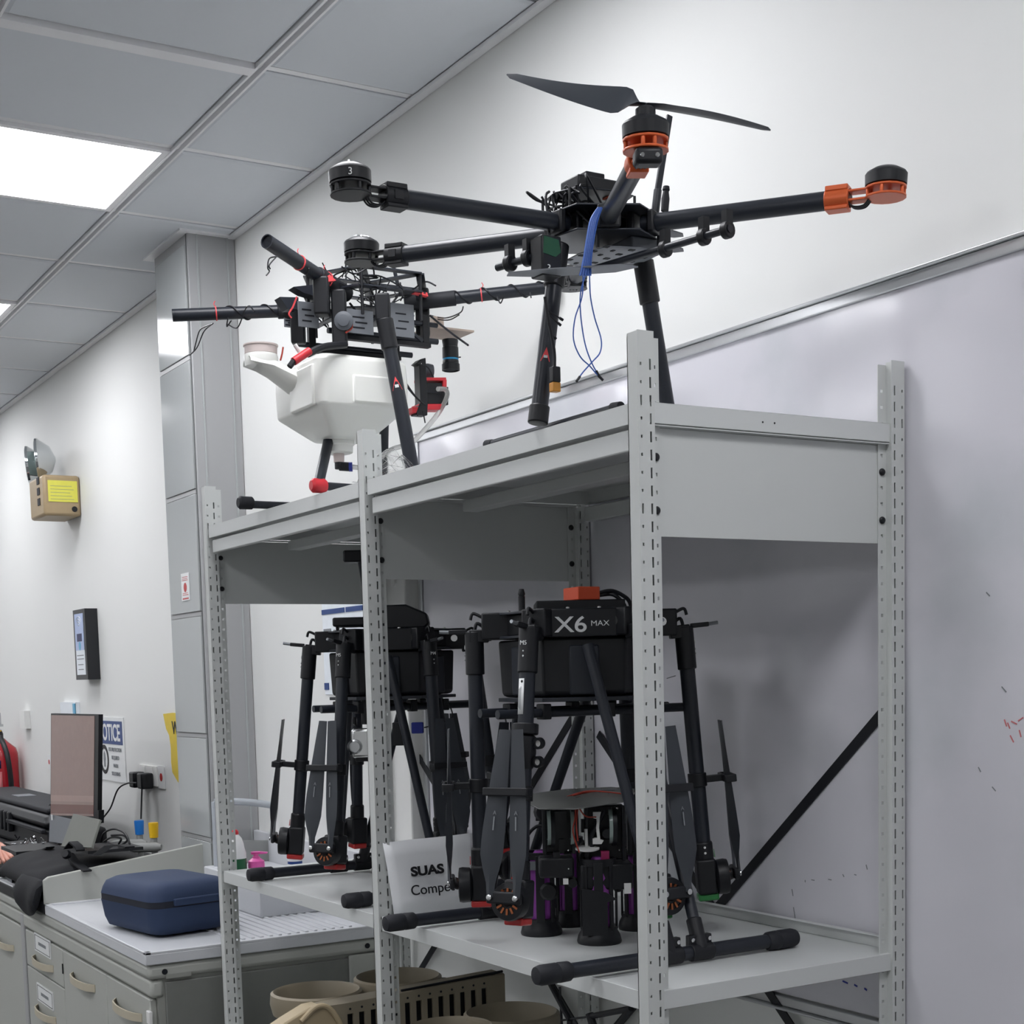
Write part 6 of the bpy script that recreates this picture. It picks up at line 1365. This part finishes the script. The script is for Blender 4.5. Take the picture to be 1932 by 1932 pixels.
# black hard case, gear tray, backpack
bc_ = thing('hard_case', 'black ribbed hard case with a label standing open at the left edge', 'case', (P(40, 1560, 1, .25).x, .25, BT))
def pb(x, y, v=.18): return P(x, y, 1, v)
a, b = pb(-60, 1545), pb(92, 1596); zt1 = pb(40, 1540).z; zm = pb(40, 1552).z
MB().bb(a.x, b.x, .18, .42, BT + .001, zm).build('lower_shell', 'black_plastic', bc_, bevel=.02)
MB().bb(a.x, b.x - .02, .17, .42, zm + .004, zt1 + .03).build('lid', 'black_plastic', bc_, bevel=.03)
MB().bb(a.x, b.x - .08, .20, .42, zt1 + .03, zt1 + .055).build('top_panel', 'dark_rubber', bc_, bevel=.01)
for k in range(4): x = pb(4 + 7 * k, 1550).x; MB().bb(x - .012, x + .012, .155, .18, zm - .05, zt1 + .01).build('rib', 'black_plastic', bc_, bevel=.006)
MB().bb(pb(22, 1550).x, pb(88, 1550).x, .155, .175, zm - .012, zm + .006).build('latch_bar', 'dark_rubber', bc_, bevel=.004)
q = pb(5, 1530, .2); MB().bb(q.x - .08, q.x + .06, .26, .34, zt1 + .055, zt1 + .057).build('case_label', 'grey_plate', bc_)
tr = thing('gear_tray', 'black tray heaped with small shiny connectors beside the hand', 'tray', (P(50, 1600, 1, .05).x, .05, BT))
a, b = P(18, 1600, 1, .04), P(90, 1596, 1, .04); z1 = P(50, 1597, 1, .04).z
MB().bb(a.x, b.x, .02, .13, BT + .001, z1 - .005).build('tray_body', 'black_plastic', tr, bevel=.004)
random.seed(12); mb = MB(); mb2 = MB()
for k in range(60):
    c = Vector((random.uniform(a.x + .08, b.x - .02), random.uniform(.03, .12), z1 - .004 + random.uniform(0, .02)))
    (mb if k % 3 else mb2).tube(c, c + Vector((random.uniform(-.02, .02), random.uniform(-.015, .015), random.uniform(.0, .02))), random.uniform(.002, .005), 6)
mb.build('small_parts', 'silver', tr)['kind'] = 'stuff'; mb2.build('small_dark_parts', 'black_plastic', tr)['kind'] = 'stuff'
bp_ = thing('backpack', 'black fabric backpack with straps slumped on the bench in front of the laptops', 'bag', (-3.6, .05, BT))
random.seed(3)
prof = [(-.05, P(20, 1650, 1, -.12).x), ]
xs_ = [P(v, 1620, 1, -.08).x for v in (20, 45, 80, 120, 170, 230, 290, 330, 368)]
tops = [1645, 1622, 1606, 1598, 1597, 1598, 1592, 1588, 1592]
pxs = (20, 45, 80, 120, 170, 230, 290, 330, 368)
rings = []
xL0 = P(18, 1650, 1, -.10).x; xR0 = BL - .03
n = 15
for i in range(n):
    s = i / (n - 1); x = xL0 + (xR0 - xL0) * s
    hz = (0.125 * (math.sin(min(1, s * 3.2) * math.pi / 2)) ** .7) * (1 - .25 * s) * (1 - .9 * max(0, (s - .9) / .1) ** 2) + .006
    fy_ = -0.150 - 0.02 * math.sin(s * 3.1); by_ = 0.30 * (1 if s > .25 else (.35 + .65 * s / .25))
    ring = []
    for j in range(16):
        a = math.pi * j / 15; yy_ = (fy_ + by_) / 2 - (by_ - fy_) / 2 * math.cos(a)
        zz_ = BT + .002 + hz * (math.sin(a) ** .45) + random.uniform(-.006, .006) * (0 < j < 15)
        ring.append(Vector((x + random.uniform(-.004, .004), yy_, max(BT + .002, zz_))))
    rings.append(ring)
mb = MB(); mb.loft(rings); mb.build('body', 'fabric_black', bp_, subsurf=1, angle=80)
# front of the bag hanging over the bench edge
mb = MB(); hang = []
for i in range(8):
    s = i / 7; x = P(30, 1680, 1, -.17).x * (1 - s) + (BL - .02) * s
    hang.append([Vector((x, -.13, BT + .09)), Vector((x, -.175, BT + .05)), Vector((x, -.185 - .01 * math.sin(i * 1.3), BT - .00)), Vector((x, -.175, BT - .03 - .05 * math.sin(math.pi * s * .9))), Vector((x, -.158, BT + .0))])
mb.loft(hang); mb.build('front_flap', 'fabric_black', bp_, subsurf=1, angle=80)
for pts in ([(40, 1640), (60, 1618), (85, 1605), (95, 1600)], [(128, 1602), (138, 1590), (150, 1600), (152, 1606)], [(130, 1612), (140, 1626), (155, 1638), (165, 1645)], [(182, 1614), (205, 1598), (230, 1596), (245, 1600)]):
    q = [P(px, py, 1, -.02 if k else -.02) for k, (px, py) in enumerate(pts)]; mb = MB()
    mb.loft([[p + Vector((-.002, -.014, 0)), p + Vector((-.002, .014, 0)), p + Vector((.002, .014, .005)), p + Vector((.002, -.014, .005))] for p in q]); mb.build('strap', 'fabric_black', bp_)
MB().lathe(P(125, 1612, 1, -.05), (.6, -.5, .3), [(.012, -.012), (.016, 0), (.012, .012)], 12).build('buckle', 'black_plastic', bp_)
cbl = thing('cable_loop', 'looped black cables on the bench right of the laptops', 'cable', (P(220, 1580, 1, .1).x, .1, BT))
for pts in ([(190, 1590), (196, 1572), (215, 1564), (235, 1572), (244, 1590), (243, 1600)], [(196, 1588), (210, 1580), (228, 1582), (224, 1592)], [(205, 1590), (222, 1596), (240, 1586), (232, 1576), (210, 1576)]):
    MB().path([P(*p, 1, .12) for p in pts], .0035, 8).build('cable_run', 'wire_black', cbl)
MB().path([P(76, 1533, 1, .25), P(84, 1524, 1, .25), P(95, 1518, 1, .25)], .003, 8).build('cable_run', 'wire_black', cbl)
MB().bb(P(0, 1700, 1, -.15).x - .2, P(25, 1700, 1, -.15).x, -.149, -.02, BT + .0015, BT + .008).build('white_sheet', 'paper', None); tag(bpy.data.objects[-1] if False else [o for o in col.objects if o.name.startswith('white_sheet')][0], 'white paper sheet on the black worktop beside the backpack', 'paper')
